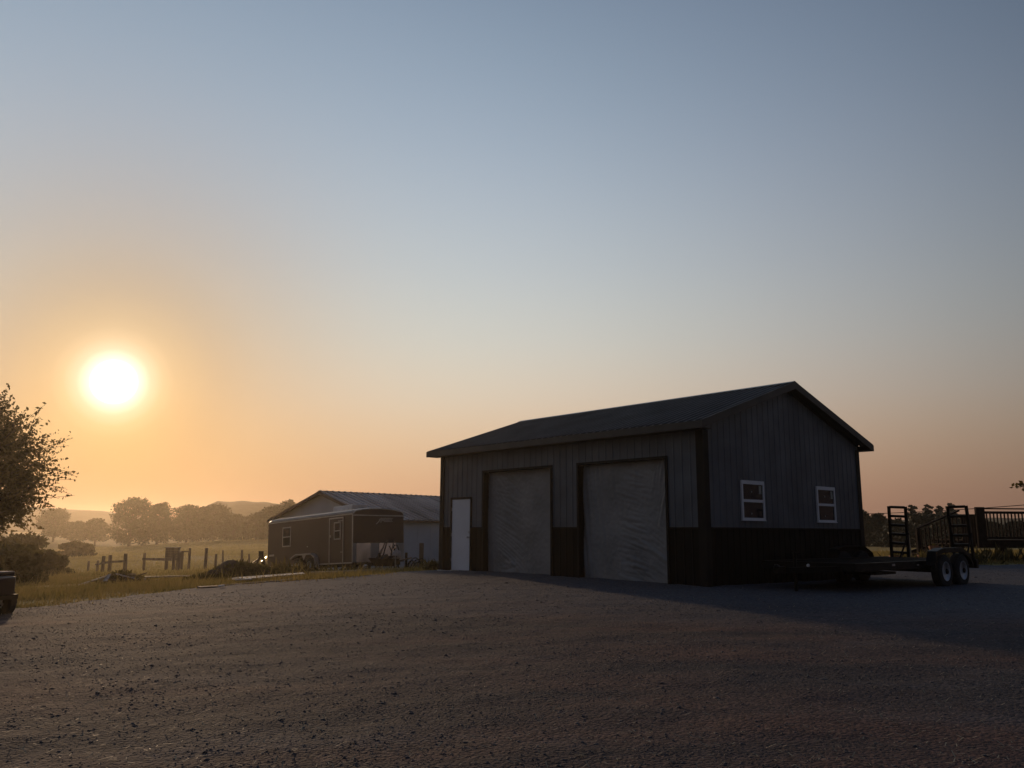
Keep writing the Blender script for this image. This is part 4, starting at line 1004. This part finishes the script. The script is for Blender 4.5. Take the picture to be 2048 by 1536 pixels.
# ------------------------------------------------------------------ fences and posts
def post_px(px, yt, yb, D, w=.14):
    a = pix(px, yb, D); b = pix(px, yt, D); return Vector((a.x, D, g1(a.x, D))), b.z
def fence(name, label, posts, rails, w=.16, grp=None, boardy=None):
    P = [post_px(*q[:4]) for q in posts]; b0 = P[0][0]
    t = thing(name, label, 'fence', tuple(b0), 0, grp)
    for (b, zt), q in zip(P, posts):
        ww = q[4] if len(q) > 4 else w; l = b - b0; r_ = ww / 2; j = random.uniform(-.04, .04)
        MB().tube([(l.x, l.y, l.z - .25), (l.x + j * .5, l.y, (l.z + zt - b0.z) / 2), (l.x + j, l.y, zt - b0.z)], [r_ * 1.05, r_, r_ * .95], 9).build('post', M_WOOD, t)
    for i, j, ya, yb_, th in rails:
        a, b = P[i][0] - b0, P[j][0] - b0; za = pix(0, ya, P[i][0].y).z; zb = pix(0, yb_, P[j][0].y).z
        za = pix(posts[i][0], ya, P[i][0].y).z - b0.z; zb = pix(posts[j][0], yb_, P[j][0].y).z - b0.z
        MB().bar((a.x - .1, a.y - .11, za), (b.x + .1, b.y - .11, zb), .05, th).build('rail', M_WOOD, t)
    return t
fence('wooden_fence', 'leftmost stretch of old wooden fence with thick leaning posts and one low rail', [(176, 1122, 1142, 60, .16), (194, 1121, 1142, 59, .18), (205, 1112, 1141, 57, .22), (219, 1110, 1141, 56, .24), (250, 1107, 1140, 55, .24)],
      [(1, 2, 1129, 1127, .10), (2, 3, 1126, 1124, .14), (3, 4, 1124, 1122, .14)])
fence('wooden_fence', 'middle stretch of old wooden fence with one long rail, ending at the feed box', [(288, 1106, 1130, 58, .18), (347, 1108, 1134, 54, .20), (357, 1104, 1137, 53, .26)], [(0, 1, 1118, 1119, .16)])
fence('wooden_fence', 'short fence stretch right of the feed box with a thin high rail', [(364, 1104, 1126, 58, .12), (378, 1096, 1124, 57, .17)], [(0, 1, 1103, 1103, .08)])
G5 = 'single old fence posts standing in the grass'
for px, yt, yb, D, w, lab in [(410, 1096, 1138, 53, .20, 'tallest single fence post, right of the short rail'), (430, 1108, 1136, 52, .16, 'short fence post left of the dirt mound'),
                              (445, 1100, 1128, 58, .11, 'thin fence post next to the short one'), (483, 1100, 1122, 56, .16, 'fence post sticking up behind the dirt mound'), (498, 1108, 1124, 56, .13, 'short stub post behind the dirt mound, nearest the cargo trailer')]:
    b, zt = post_px(px, yt, yb, D); h = zt - b.z
    o = MB().tube([(0, 0, -.25), (.01, 0, h * .5), (random.uniform(-.05, .05), 0, h)], [w * .52, w * .5, w * .46], 9).build('fence_post', M_WOOD); o.location = b; tag(o, lab, 'post', G5)
def feed_box():
    b = pix(344, 1128, 57.5); z = g1(b.x, 57.5); t = thing('feed_box', 'square grey wooden box raised beside the fence in the field', 'box', (b.x, 57.5, z), R(12))
    zt = pix(344, 1095, 57.5).z - z
    for sx in (-.36, .36):
        for sy in (-.3, .3): MB().box(sx - .05, sx + .05, sy - .05, sy + .05, -.1, zt - .82).build('leg', M_WOOD, t)
    for k in range(5):
        MB().box(-.42, .42, -.36, -.33, zt - .82 + k * .16, zt - .82 + k * .16 + .15).build('board', M_WOOD, t)
        MB().box(-.42, -.39, -.328, .33, zt - .82 + k * .16, zt - .82 + k * .16 + .15).build('board', M_WOOD, t); MB().box(.39, .42, -.328, .33, zt - .82 + k * .16, zt - .82 + k * .16 + .15).build('board', M_WOOD, t)
    MB().box(-.46, .46, -.40, .38, zt - .02, zt + .02).build('lid', M_WOOD, t); MB().box(-.41, .41, -.31, .31, zt - .84, zt - .825).build('bottom', M_WOOD, t)
feed_box()

# ------------------------------------------------------------------ mound of dirt and weeds, piles, boards
def mound(name, label, cat, px, D, rx, ry, h, m, seed, weeds=0, wl=.2):
    b = pix(px, 1100, D); z = g1(b.x, D); r = np.random.default_rng(seed); n = 44
    t = thing(name, label, cat, (b.x, D, z)); a = np.linspace(0, 2 * math.pi, n, endpoint=False); q = np.linspace(0, 1, 15)
    A, Q = np.meshgrid(a, q); x = np.cos(A) * Q * rx * (1 + .14 * np.sin(3 * A + seed) + .07 * np.sin(7 * A)); y = np.sin(A) * Q * ry
    zz = h * (1 - Q ** 1.5) * (1 + .22 * np.sin(x * 2.3 + seed)) + fnoise(x, y, 3.5, .10, 4, seed) * (1 - Q ** 2); zz = zz + gz(x + b.x, y + D) - z - .08 * Q ** 3 - .01
    i = np.arange(n * 15).reshape(15, n); f = np.stack([i[:-1], np.roll(i, -1, 1)[:-1], np.roll(i, -1, 1)[1:], i[1:]], -1).reshape(-1, 4)
    link('heap', mesh_np('heap', np.stack([x.ravel(), y.ravel(), zz.ravel()], 1), f, m, True), t)
    if weeds:
        th = r.uniform(0, 6.28, weeds); rr = np.sqrt(r.random(weeds)) * .97; X = np.cos(th) * rr * rx; Y = np.sin(th) * rr * ry
        Zh = h * (1 - rr ** 1.5) * (1 + .22 * np.sin(X * 2.3 + seed)) + gz(X + b.x, Y + D) - z; d = r.normal(size=(weeds, 3)) * (.5, .5, .2) + (0, 0, 1); L = wl * r.uniform(.4, 1.4, weeds)
        s = r.normal(size=(weeds, 3)) * .02; p = np.stack([X, Y, Zh - .03], 1); tip = p + d * L[:, None]; mid = (p + tip) / 2
        v = np.stack([p, mid + s, tip, mid - s], 1).reshape(-1, 3); o = link('weeds', mesh_np('weeds', v, np.arange(4 * weeds).reshape(weeds, 4), M_BUSH), t); o['kind'] = 'stuff'
    return t, b, z
mound('dirt_mound', 'low mound of dirt overgrown with weeds in front of the cargo trailer wheels', 'mound', 490, 26.5, 1.35, .8, .52, M_DIRT, 4, 2600, .13)
mound('dirt_mound', 'small low mound to the left of the weedy mound', 'mound', 420, 26.0, .8, .5, .20, M_DIRT, 6, 700, .12)
def plank(p, q, w, th, m, label, cat='board', name='board', group=None, parent=None):
    p = Vector(p); q = Vector(q); mid = (p + q) / 2; o = MB().bar(p - mid, q - mid, w, th).build(name, m, parent); o.location = mid
    return tag(o, label, cat, group) if not parent else o
def gp(px, D, dz=0.03):
    a = pix(px, 1100, D); return Vector((a.x, D, g1(a.x, D) + dz))
def scrap_pile():
    t, b, z = mound('scrap_pile', 'low pile of scrap boards, dirt and brush left of the long pale board', 'pile', 250, 25.8, .85, .5, .34, M_DIRT, 9, 500, .10)
    r = random.Random(4)
    for k in range(15):
        a = r.uniform(-.5, .5); L = r.uniform(.25, .75); c = Vector((r.uniform(-.5, .5), r.uniform(-.35, .3), r.uniform(.14, .30))); d = Vector((math.cos(a), math.sin(a), r.uniform(-.25, .25))) * L / 2
        MB().bar(c - d, c + d, r.uniform(.05, .13), .025).build('scrap_board', r.choice((M_WOOD, M_LUMBER, M_WOOD, M_PALE)), t)
    MB().add([(-.42, -.42, .10), (-.25, -.46, .30), (-.15, -.44, .33), (-.22, -.5, .12)], [(0, 1, 2, 3)]).build('torn_plastic', M_WHITE, t)
    a = gp(160, 24.6, .03); a2 = gp(230, 25.7, .30); plank(a, a2, .12, .03, M_LUMBER, 'long thin board sloping up onto the left side of the scrap pile')
scrap_pile()
plank(gp(290, 27.0, .16), gp(392, 28.6, .14), .14, .05, M_LUMBER, 'long pale board lying on the grass with its edge lit by the sun')
plank(gp(300, 26.4, .05), gp(322, 26.6, .06), .10, .05, M_WOOD, 'short dark board end lying below the long pale board')
G7 = 'cut pipe ends beside the long pale board'
for i, (px, s, lab) in enumerate([(284, .055, 'pale round jar standing on the ground at the left end of the long pale board'), (294, .065, 'orange lit round jar beside the pale one at the end of the long board')]):
    o = MB().lathe([(0, 0), (s, 0), (s * 1.05, s * 1.2), (s * .8, s * 1.8), (s * .6, s * 1.9), (s * .6, s * 2.1), (0, s * 2.1)], 'Z', 16).build('jar', M_PALE, smooth=True); o.location = gp(px, 25.9, .0); tag(o, lab, 'jar', 'jars at the end of the long pale board')
# flat sheets and boards beside the lot
def sheet_stack():
    A = [gp(459, 24.2), gp(606, 26.2), gp(612, 24.6), gp(486, 22.9)]
    b = sum(A, Vector()) / 4; b.z = g1(b.x, b.y); t = thing('sheet_stack', 'flat stack of pale panel sheets lying at the edge of the gravel', 'panels', tuple(b))
    for k in range(3):
        off = Vector((.06 * k, -.05 * k, 0)); s = 1 - .04 * k
        v = [(p - b) * s + off for p in A]; v = [Vector((q.x, q.y, .05 + .022 * k + (q.z) )) for q in v]
        MB().add(v + [q + Vector((0, 0, .018)) for q in v], [(0, 1, 2, 3), (7, 6, 5, 4), (0, 4, 5, 1), (1, 5, 6, 2), (2, 6, 7, 3), (3, 7, 4, 0)]).build('panel', M_PALE, t)
sheet_stack()
plank(gp(402, 20.6, .06), gp(448, 20.9, .05), .30, .06, M_WOOD, 'dark flat board on the gravel edge in front of the sheet stack')
plank(gp(443, 20.4, .10), gp(452, 20.5, .10), .07, .03, M_WHITE, 'small white sliver painted in as a glint on the dark flat board', 'glint', 'glint')  # white sliver stands in for a glint at the board's end
plank(gp(448, 21.4, .05), gp(560, 22.3, .05), .12, .05, M_WOOD, 'long dark board lying along the near edge of the sheet stack')
plank(gp(476, 22.6, .13), gp(506, 22.9, .12), .10, .03, M_WHITE, 'narrow white strip lying on the left end of the sheet stack', 'strip', 'strip')
plank(gp(560, 22.7, .04), gp(622, 24.1, .04), .10, .04, M_PALE, 'short pale board at the right corner of the sheet stack')
plank(gp(622, 27.8, .07), gp(802, 28.6, .06), .14, .09, M_LUMBER, 'long pale beam on the grass in front of the cargo trailer, the farther of two', group='two long beams in front of the cargo trailer')
plank(gp(640, 26.6, .07), gp(806, 27.6, .06), .14, .09, M_LUMBER, 'long pale beam on the grass in front of the cargo trailer, the nearer of two', group='two long beams in front of the cargo trailer')
# leaning white board near the garage corner
a = gp(864, 27.5, .03); b_ = gp(878, 27.4, .32); plank(a, b_, .10, .03, M_WHITE, 'short white board leaning in the weeds by the left garage corner')

def weed(px, D, n, h, spread, label, seed):
    b = gp(px, D, 0); r = np.random.default_rng(seed); X = r.normal(size=n) * spread; Y = r.normal(size=n) * spread * .6
    d = r.normal(size=(n, 3)) * (.45, .45, .2) + (0, 0, 1); L = h * r.uniform(.4, 1.3, n); s = r.normal(size=(n, 3)) * .022
    p = np.stack([X, Y, np.zeros(n)], 1); tip = p + d * L[:, None]; mid = (p * .4 + tip * .6)
    o = link('weed_clump', mesh_np('weed_clump', np.stack([p, mid + s, tip, mid - s], 1).reshape(-1, 3), np.arange(4 * n).reshape(n, 4), M_BUSH), loc=b, kind='stuff'); tag(o, label, 'weeds', 'clumps of weeds round the yard')
weed(872, 27.2, 260, .26, .22, 'clump of weeds by the left garage corner', 1)
weed(572, 31.0, 320, .42, .30, 'leafy weeds growing at the rear wheel of the cargo trailer', 2)
weed(612, 30.4, 260, .34, .30, 'lower weeds growing beside the front wheel of the cargo trailer', 3)
weed(700, 29.6, 200, .2, .6, 'thin weeds along the beam under the trailer door', 4)
weed(1822, 25.8, 200, .3, .3, 'weeds at the foot of the pale upright board', 5)
weed(1905, 26.4, 260, .4, .5, 'weeds behind the fender of the equipment trailer', 6)
weed(2000, 27.3, 260, .35, .5, 'weeds around the deck support post', 7)

# ------------------------------------------------------------------ things in front of the cargo trailer
def wheelbarrow():
    D = 30.6; b = gp(772, D, 0); t = thing('wheelbarrow', 'dark wheelbarrow heaped with rubbish under the nose of the cargo trailer', 'wheelbarrow', tuple(b), R(8))
    a = [(-.45, -.32), (.38, -.32), (.38, .32), (-.45, .32)]; up = [(-.62, -.40), (.50, -.38), (.50, .38), (-.62, .40)]
    MB().add([(x * .8, y * .7, .22) for x, y in a] + [(x, y, .50) for x, y in up], [(0, 3, 2, 1), (0, 1, 5, 4), (1, 2, 6, 5), (2, 3, 7, 6), (3, 0, 4, 7)]).build('tray', mat('rusty_tray', (.05, .035, .03), .7, .1, .3, 6), t)
    wh = bpy.data.objects.new('wheel', None); C.objects.link(wh); wh.parent = t; wh.location = (-.72, 0, .19)
    MB().lathe([(.10, -.045), (.17, -.045), (.19, 0), (.17, .045), (.10, .045), (.10, -.045)], 'Y', 20).build('tyre', M_RUBBER, wh); MB().lathe([(.10, -.03), (.03, -.05), (.03, .05), (.10, .03)], 'Y', 16).build('rim', M_STEEL, wh)
    for s in (-1, 1):
        MB().tube([(-.78, s * .07, .19), (-.2, s * .22, .30), (.55, s * .28, .42), (.95, s * .30, .52)], .018, 6).build('handle', M_WOOD, t)
        MB().tube([(.1, s * .24, .34), (.18, s * .26, .02), (.38, s * .26, .02), (.45, s * .26, .40)], .014, 6).build('leg', M_BLACKM, t)
    r = random.Random(3); mb = MB()
    for k in range(14):
        c = Vector((r.uniform(-.4, .35), r.uniform(-.2, .2), r.uniform(.42, .56))); d = Vector((r.uniform(-1, 1), r.uniform(-.4, .4), r.uniform(-.3, .35))).normalized() * r.uniform(.08, .2); mb.bar(c - d, c + d, r.uniform(.04, .14), r.uniform(.03, .09))
    mb.build('load', mat('rubbish', (.05, .04, .035), .8), t)
wheelbarrow()
G8 = 'poles leaning on the nose of the cargo trailer'
for i, (p0, p1, w, lab) in enumerate([((748, 1127, 31.0), (771, 1082, 31.9), .030, 'leftmost long pole leaning against the polished front of the cargo trailer'),
                                      ((757, 1128, 31.0), (775, 1080, 31.9), .045, 'thick middle pole leaning against the polished front of the cargo trailer'),
                                      ((752, 1118, 30.9), (767, 1094, 31.6), .030, 'shortest pole, between the two slanting ones by the trailer nose'),
                                      ((780, 1118, 31.2), (788, 1080, 32.2), .035, 'rightmost steep pole leaning against the trailer front')]):
    a = pix(*p0); b = pix(*p1); a.z = g1(a.x, a.y) if i in (0, 1) else a.z; mid = (a + b) / 2
    o = MB().tube([a - mid, (b - mid)], w / 2 + .006, 7).build('pole', mat('dark_pole', (.07, .045, .035), .7)); o.location = mid; tag(o, lab, 'pole', G8)
def gas_can():
    D = 31.0; p = pix(793, 1112, D); b = Vector((p.x, D, p.z - .16))
    o = MB().lathe([(0, 0), (.13, .01), (.17, .10), (.165, .26), (.13, .34), (.05, .37), (.05, .41), (0, .41)], 'Z', 14).build('white_sack', mat('dirty_white_sack', (.46, .41, .38), .8, 0, .15, 6, bump=.02, bscale=9), smooth=True); o.location = b
    tag(o, 'dirty white sack hanging from the jack of the cargo trailer', 'sack')
    q = gp(791, 29.6, 0); o = MB().tube([(0, 0, 0), (.01, 0, .75)], .014, 6).build('marker_stake', M_PALE); o.location = q; tag(o, 'thin pale stake standing in front of the trailer jack', 'stake')
gas_can()
def junk_frame():
    D = 31.2; a = pix(788, 1107, D); b = gp(790, D, 0); t = thing('hand_truck', 'dark bent metal frame with hooks standing at the nose of the cargo trailer', 'metal frame', tuple(b))
    MB().tube([(-.12, 0, 0), (-.12, 0, .75), (-.22, 0, .95)], .022, 6).build('upright', M_BLACKM, t); MB().tube([(.14, 0, 0), (.14, 0, .8), (.08, 0, .98), (-.02, 0, .98), (-.06, 0, .86)], .022, 6).build('upright', M_BLACKM, t)
    MB().tube([(-.12, 0, .7), (.14, 0, .72)], .02, 6).build('crossbar', M_BLACKM, t); MB().tube([(-.12, 0, .3), (.14, 0, .3)], .02, 6).build('crossbar', M_BLACKM, t); MB().box(-.2, .2, -.2, .05, .0, .02).build('toe_plate', M_BLACKM, t)
junk_frame()
def hoop_pile():
    D = 32.0; b = gp(829, D, 0); t = thing('hose_coil', 'tangle of black hose arcs heaped between two wooden posts by the white shed', 'hose', tuple(b))
    for k, (x0, x1, h, y) in enumerate([(-.28, .35, .50, 0), (-.2, .46, .44, .1), (-.30, .10, .40, -.1), (-.1, .42, .34, -.15), (.05, .5, .48, .05)]):
        pts = [(x0 + (x1 - x0) * s, y + .05 * math.sin(3 * s), h * math.sin(math.pi * s) ** .7) for s in np.linspace(0, 1, 14)]
        MB().tube(pts, .022, 7).build('hose', M_RUBBER, t, smooth=True)
hoop_pile()
b = gp(832, 32.6, 0); o = MB().lathe([(.34, 0), (.36, .15), (.33, .36), (.20, .46), (0, .48)], 'Z', 20).build('white_tub', mat('dirty_white_plastic', (.42, .40, .41), .6, 0, .15, 4), smooth=True); o.location = b; tag(o, 'upturned dirty white tub behind the black hoses', 'tub')
for px, yt, D, w, lab in [(843, 1086, 32.2, .16, 'tall square wooden post right of the black hoses in front of the white shed'), (813, 1105, 32.0, .09, 'short dark post left of the black hoses')]:
    b = gp(px, D, 0); h = pix(px, yt, D).z - b.z; o = MB().box(-w/2, w/2, -w/2, w/2, -.2, h).build('wooden_post', M_WOOD if w > .1 else M_BLACKM, bevel=.008); o.location = b; tag(o, lab, 'post', 'posts by the white shed')
def implement():
    D = 38.5; b = gp(522, D, 0); t = thing('farm_implement', 'dark A-frame farm implement with a shiny sunlit bar behind the rear of the cargo trailer', 'implement', tuple(b), R(10))
    ap = (.02, 0, 1.05)
    for q in ((-.28, -.1, .15), (.38, -.1, .1), (.15, .4, .1)): MB().bar(q, ap, .09, .09).build('frame_bar', M_BLACKM, t)
    MB().box(-.09, .12, -.06, .06, .92, 1.14).build('top_hitch', M_BLACKM, t)
    MB().bar((-.95, -.2, .1), (.0, 0, .85), .06, .06).build('draw_bar', M_BLACKM, t); MB().box(-.45, .8, -.05, .08, .12, .22).build('cross_beam', M_BLACKM, t)
    # polished plate tilted to throw a glint of the low sun at the camera
    q = pix(526, 1119, D - .4); vdir = (Vector((0, 0, CAM_H)) - q).normalized(); nrm_ = (vdir + SUN_DIR).normalized()
    p0 = pix(520, 1125, D - .4); p1 = pix(533, 1113, D - .4); ax = (p1 - p0); ax -= nrm_ * ax.dot(nrm_); side = nrm_.cross(ax).normalized() * .05
    inv = t.matrix_basis.inverted(); c = (p0 + p1) / 2; v = [c - ax / 2 - side, c + ax / 2 - side, c + ax / 2 + side, c - ax / 2 + side]; v += [q_ - nrm_ * .02 for q_ in v]
    MB().add([inv @ q_ for q_ in v], [(0, 1, 2, 3), (7, 6, 5, 4), (0, 4, 5, 1), (1, 5, 6, 2), (2, 6, 7, 3), (3, 7, 4, 0)]).build('polished_blade', mat('polished_steel', (.8, .74, .6), .22, 1, .02, 2), t)
implement()

# ------------------------------------------------------------------ vehicle at the left edge
def cart():
    D = 14.4; b = gp(-40, D, -.03); t = thing('garden_tractor', 'dark garden tractor with rear carrier cut off by the left edge of the picture', 'tractor', tuple(b), R(-12))
    M_B = mat('dark_red_paint', (.035, .018, .016), .4, 0, .1, 3)
    MB().box(-.75, .42, -.42, .42, .40, .72).build('body', M_B, t, bevel=.04)
    MB().box(.40, .50, -.40, .40, .34, .42).build('rear_bumper', M_BLACKM, t)
    MB().box(.05, .30, -.50, .50, .722, .80).build('fender', M_B, t, bevel=.02)
    for s in (-1, 1): wheel(t, .10, s * .47, .27, .27, .18, 'Y', s, M_STEEL, .5)
    for s in (-1, 1): wheel(t, -1.0, s * .42, .20, .20, .14, 'Y', s, M_STEEL, .5)
    MB().box(-1.35, -.7, -.28, .28, .30, .85).build('bonnet', M_B, t, bevel=.05)
    MB().tube([(-.55, 0, .8), (-.42, 0, 1.05)], .02, 6).build('steering_column', M_BLACKM, t)
    MB().box(-.2, .2, -.22, .22, .82, .90).box(.12, .2, -.22, .22, .90, 1.10).build('seat', M_RUBBER, t, bevel=.02)
    MB().bar((.18, -.45, .80), (.40, -.45, 1.00), .03, .02).build('lever', M_STEEL, t); MB().bar((.12, -.45, .84), (.27, -.47, .76), .03, .02).build('lever', M_STEEL, t)
    MB().box(.421, .435, -.34, -.18, .46, .68).build('rear_reflector', M_PALE, t)
cart()

# ------------------------------------------------------------------ overhead wire
a = pix(1500, 1030, 62); b = pix(2600, 955, 34); L = (b - a)
pts = [a + L * s - Vector((0, 0, .5 * math.sin(math.pi * s))) - a for s in np.linspace(0, 1, 24)]
o = MB().tube(pts, .020, 5).build('power_line', M_BLACKM); o.location = a; tag(o, 'thin power line crossing the sky right of the garage', 'wire')

# ------------------------------------------------------------------ haze
hz = bpy.data.materials.new('haze'); hz.use_nodes = True; nt = hz.node_tree
for n in list(nt.nodes): nt.nodes.remove(n)
ho = nt.nodes.new('ShaderNodeOutputMaterial'); hv = nt.nodes.new('ShaderNodeVolumePrincipled')
hv.inputs['Color'].default_value = (.97, .84, .64, 1); hv.inputs['Density'].default_value = .00052; hv.inputs['Anisotropy'].default_value = .76
nt.links.new(hv.outputs[0], ho.inputs['Volume'])
o = MB().box(-680, 680, -190, 720, -8, 18).build('haze', hz); o['kind'] = 'stuff'; tag(o, 'warm morning haze hanging over the fields', 'haze')
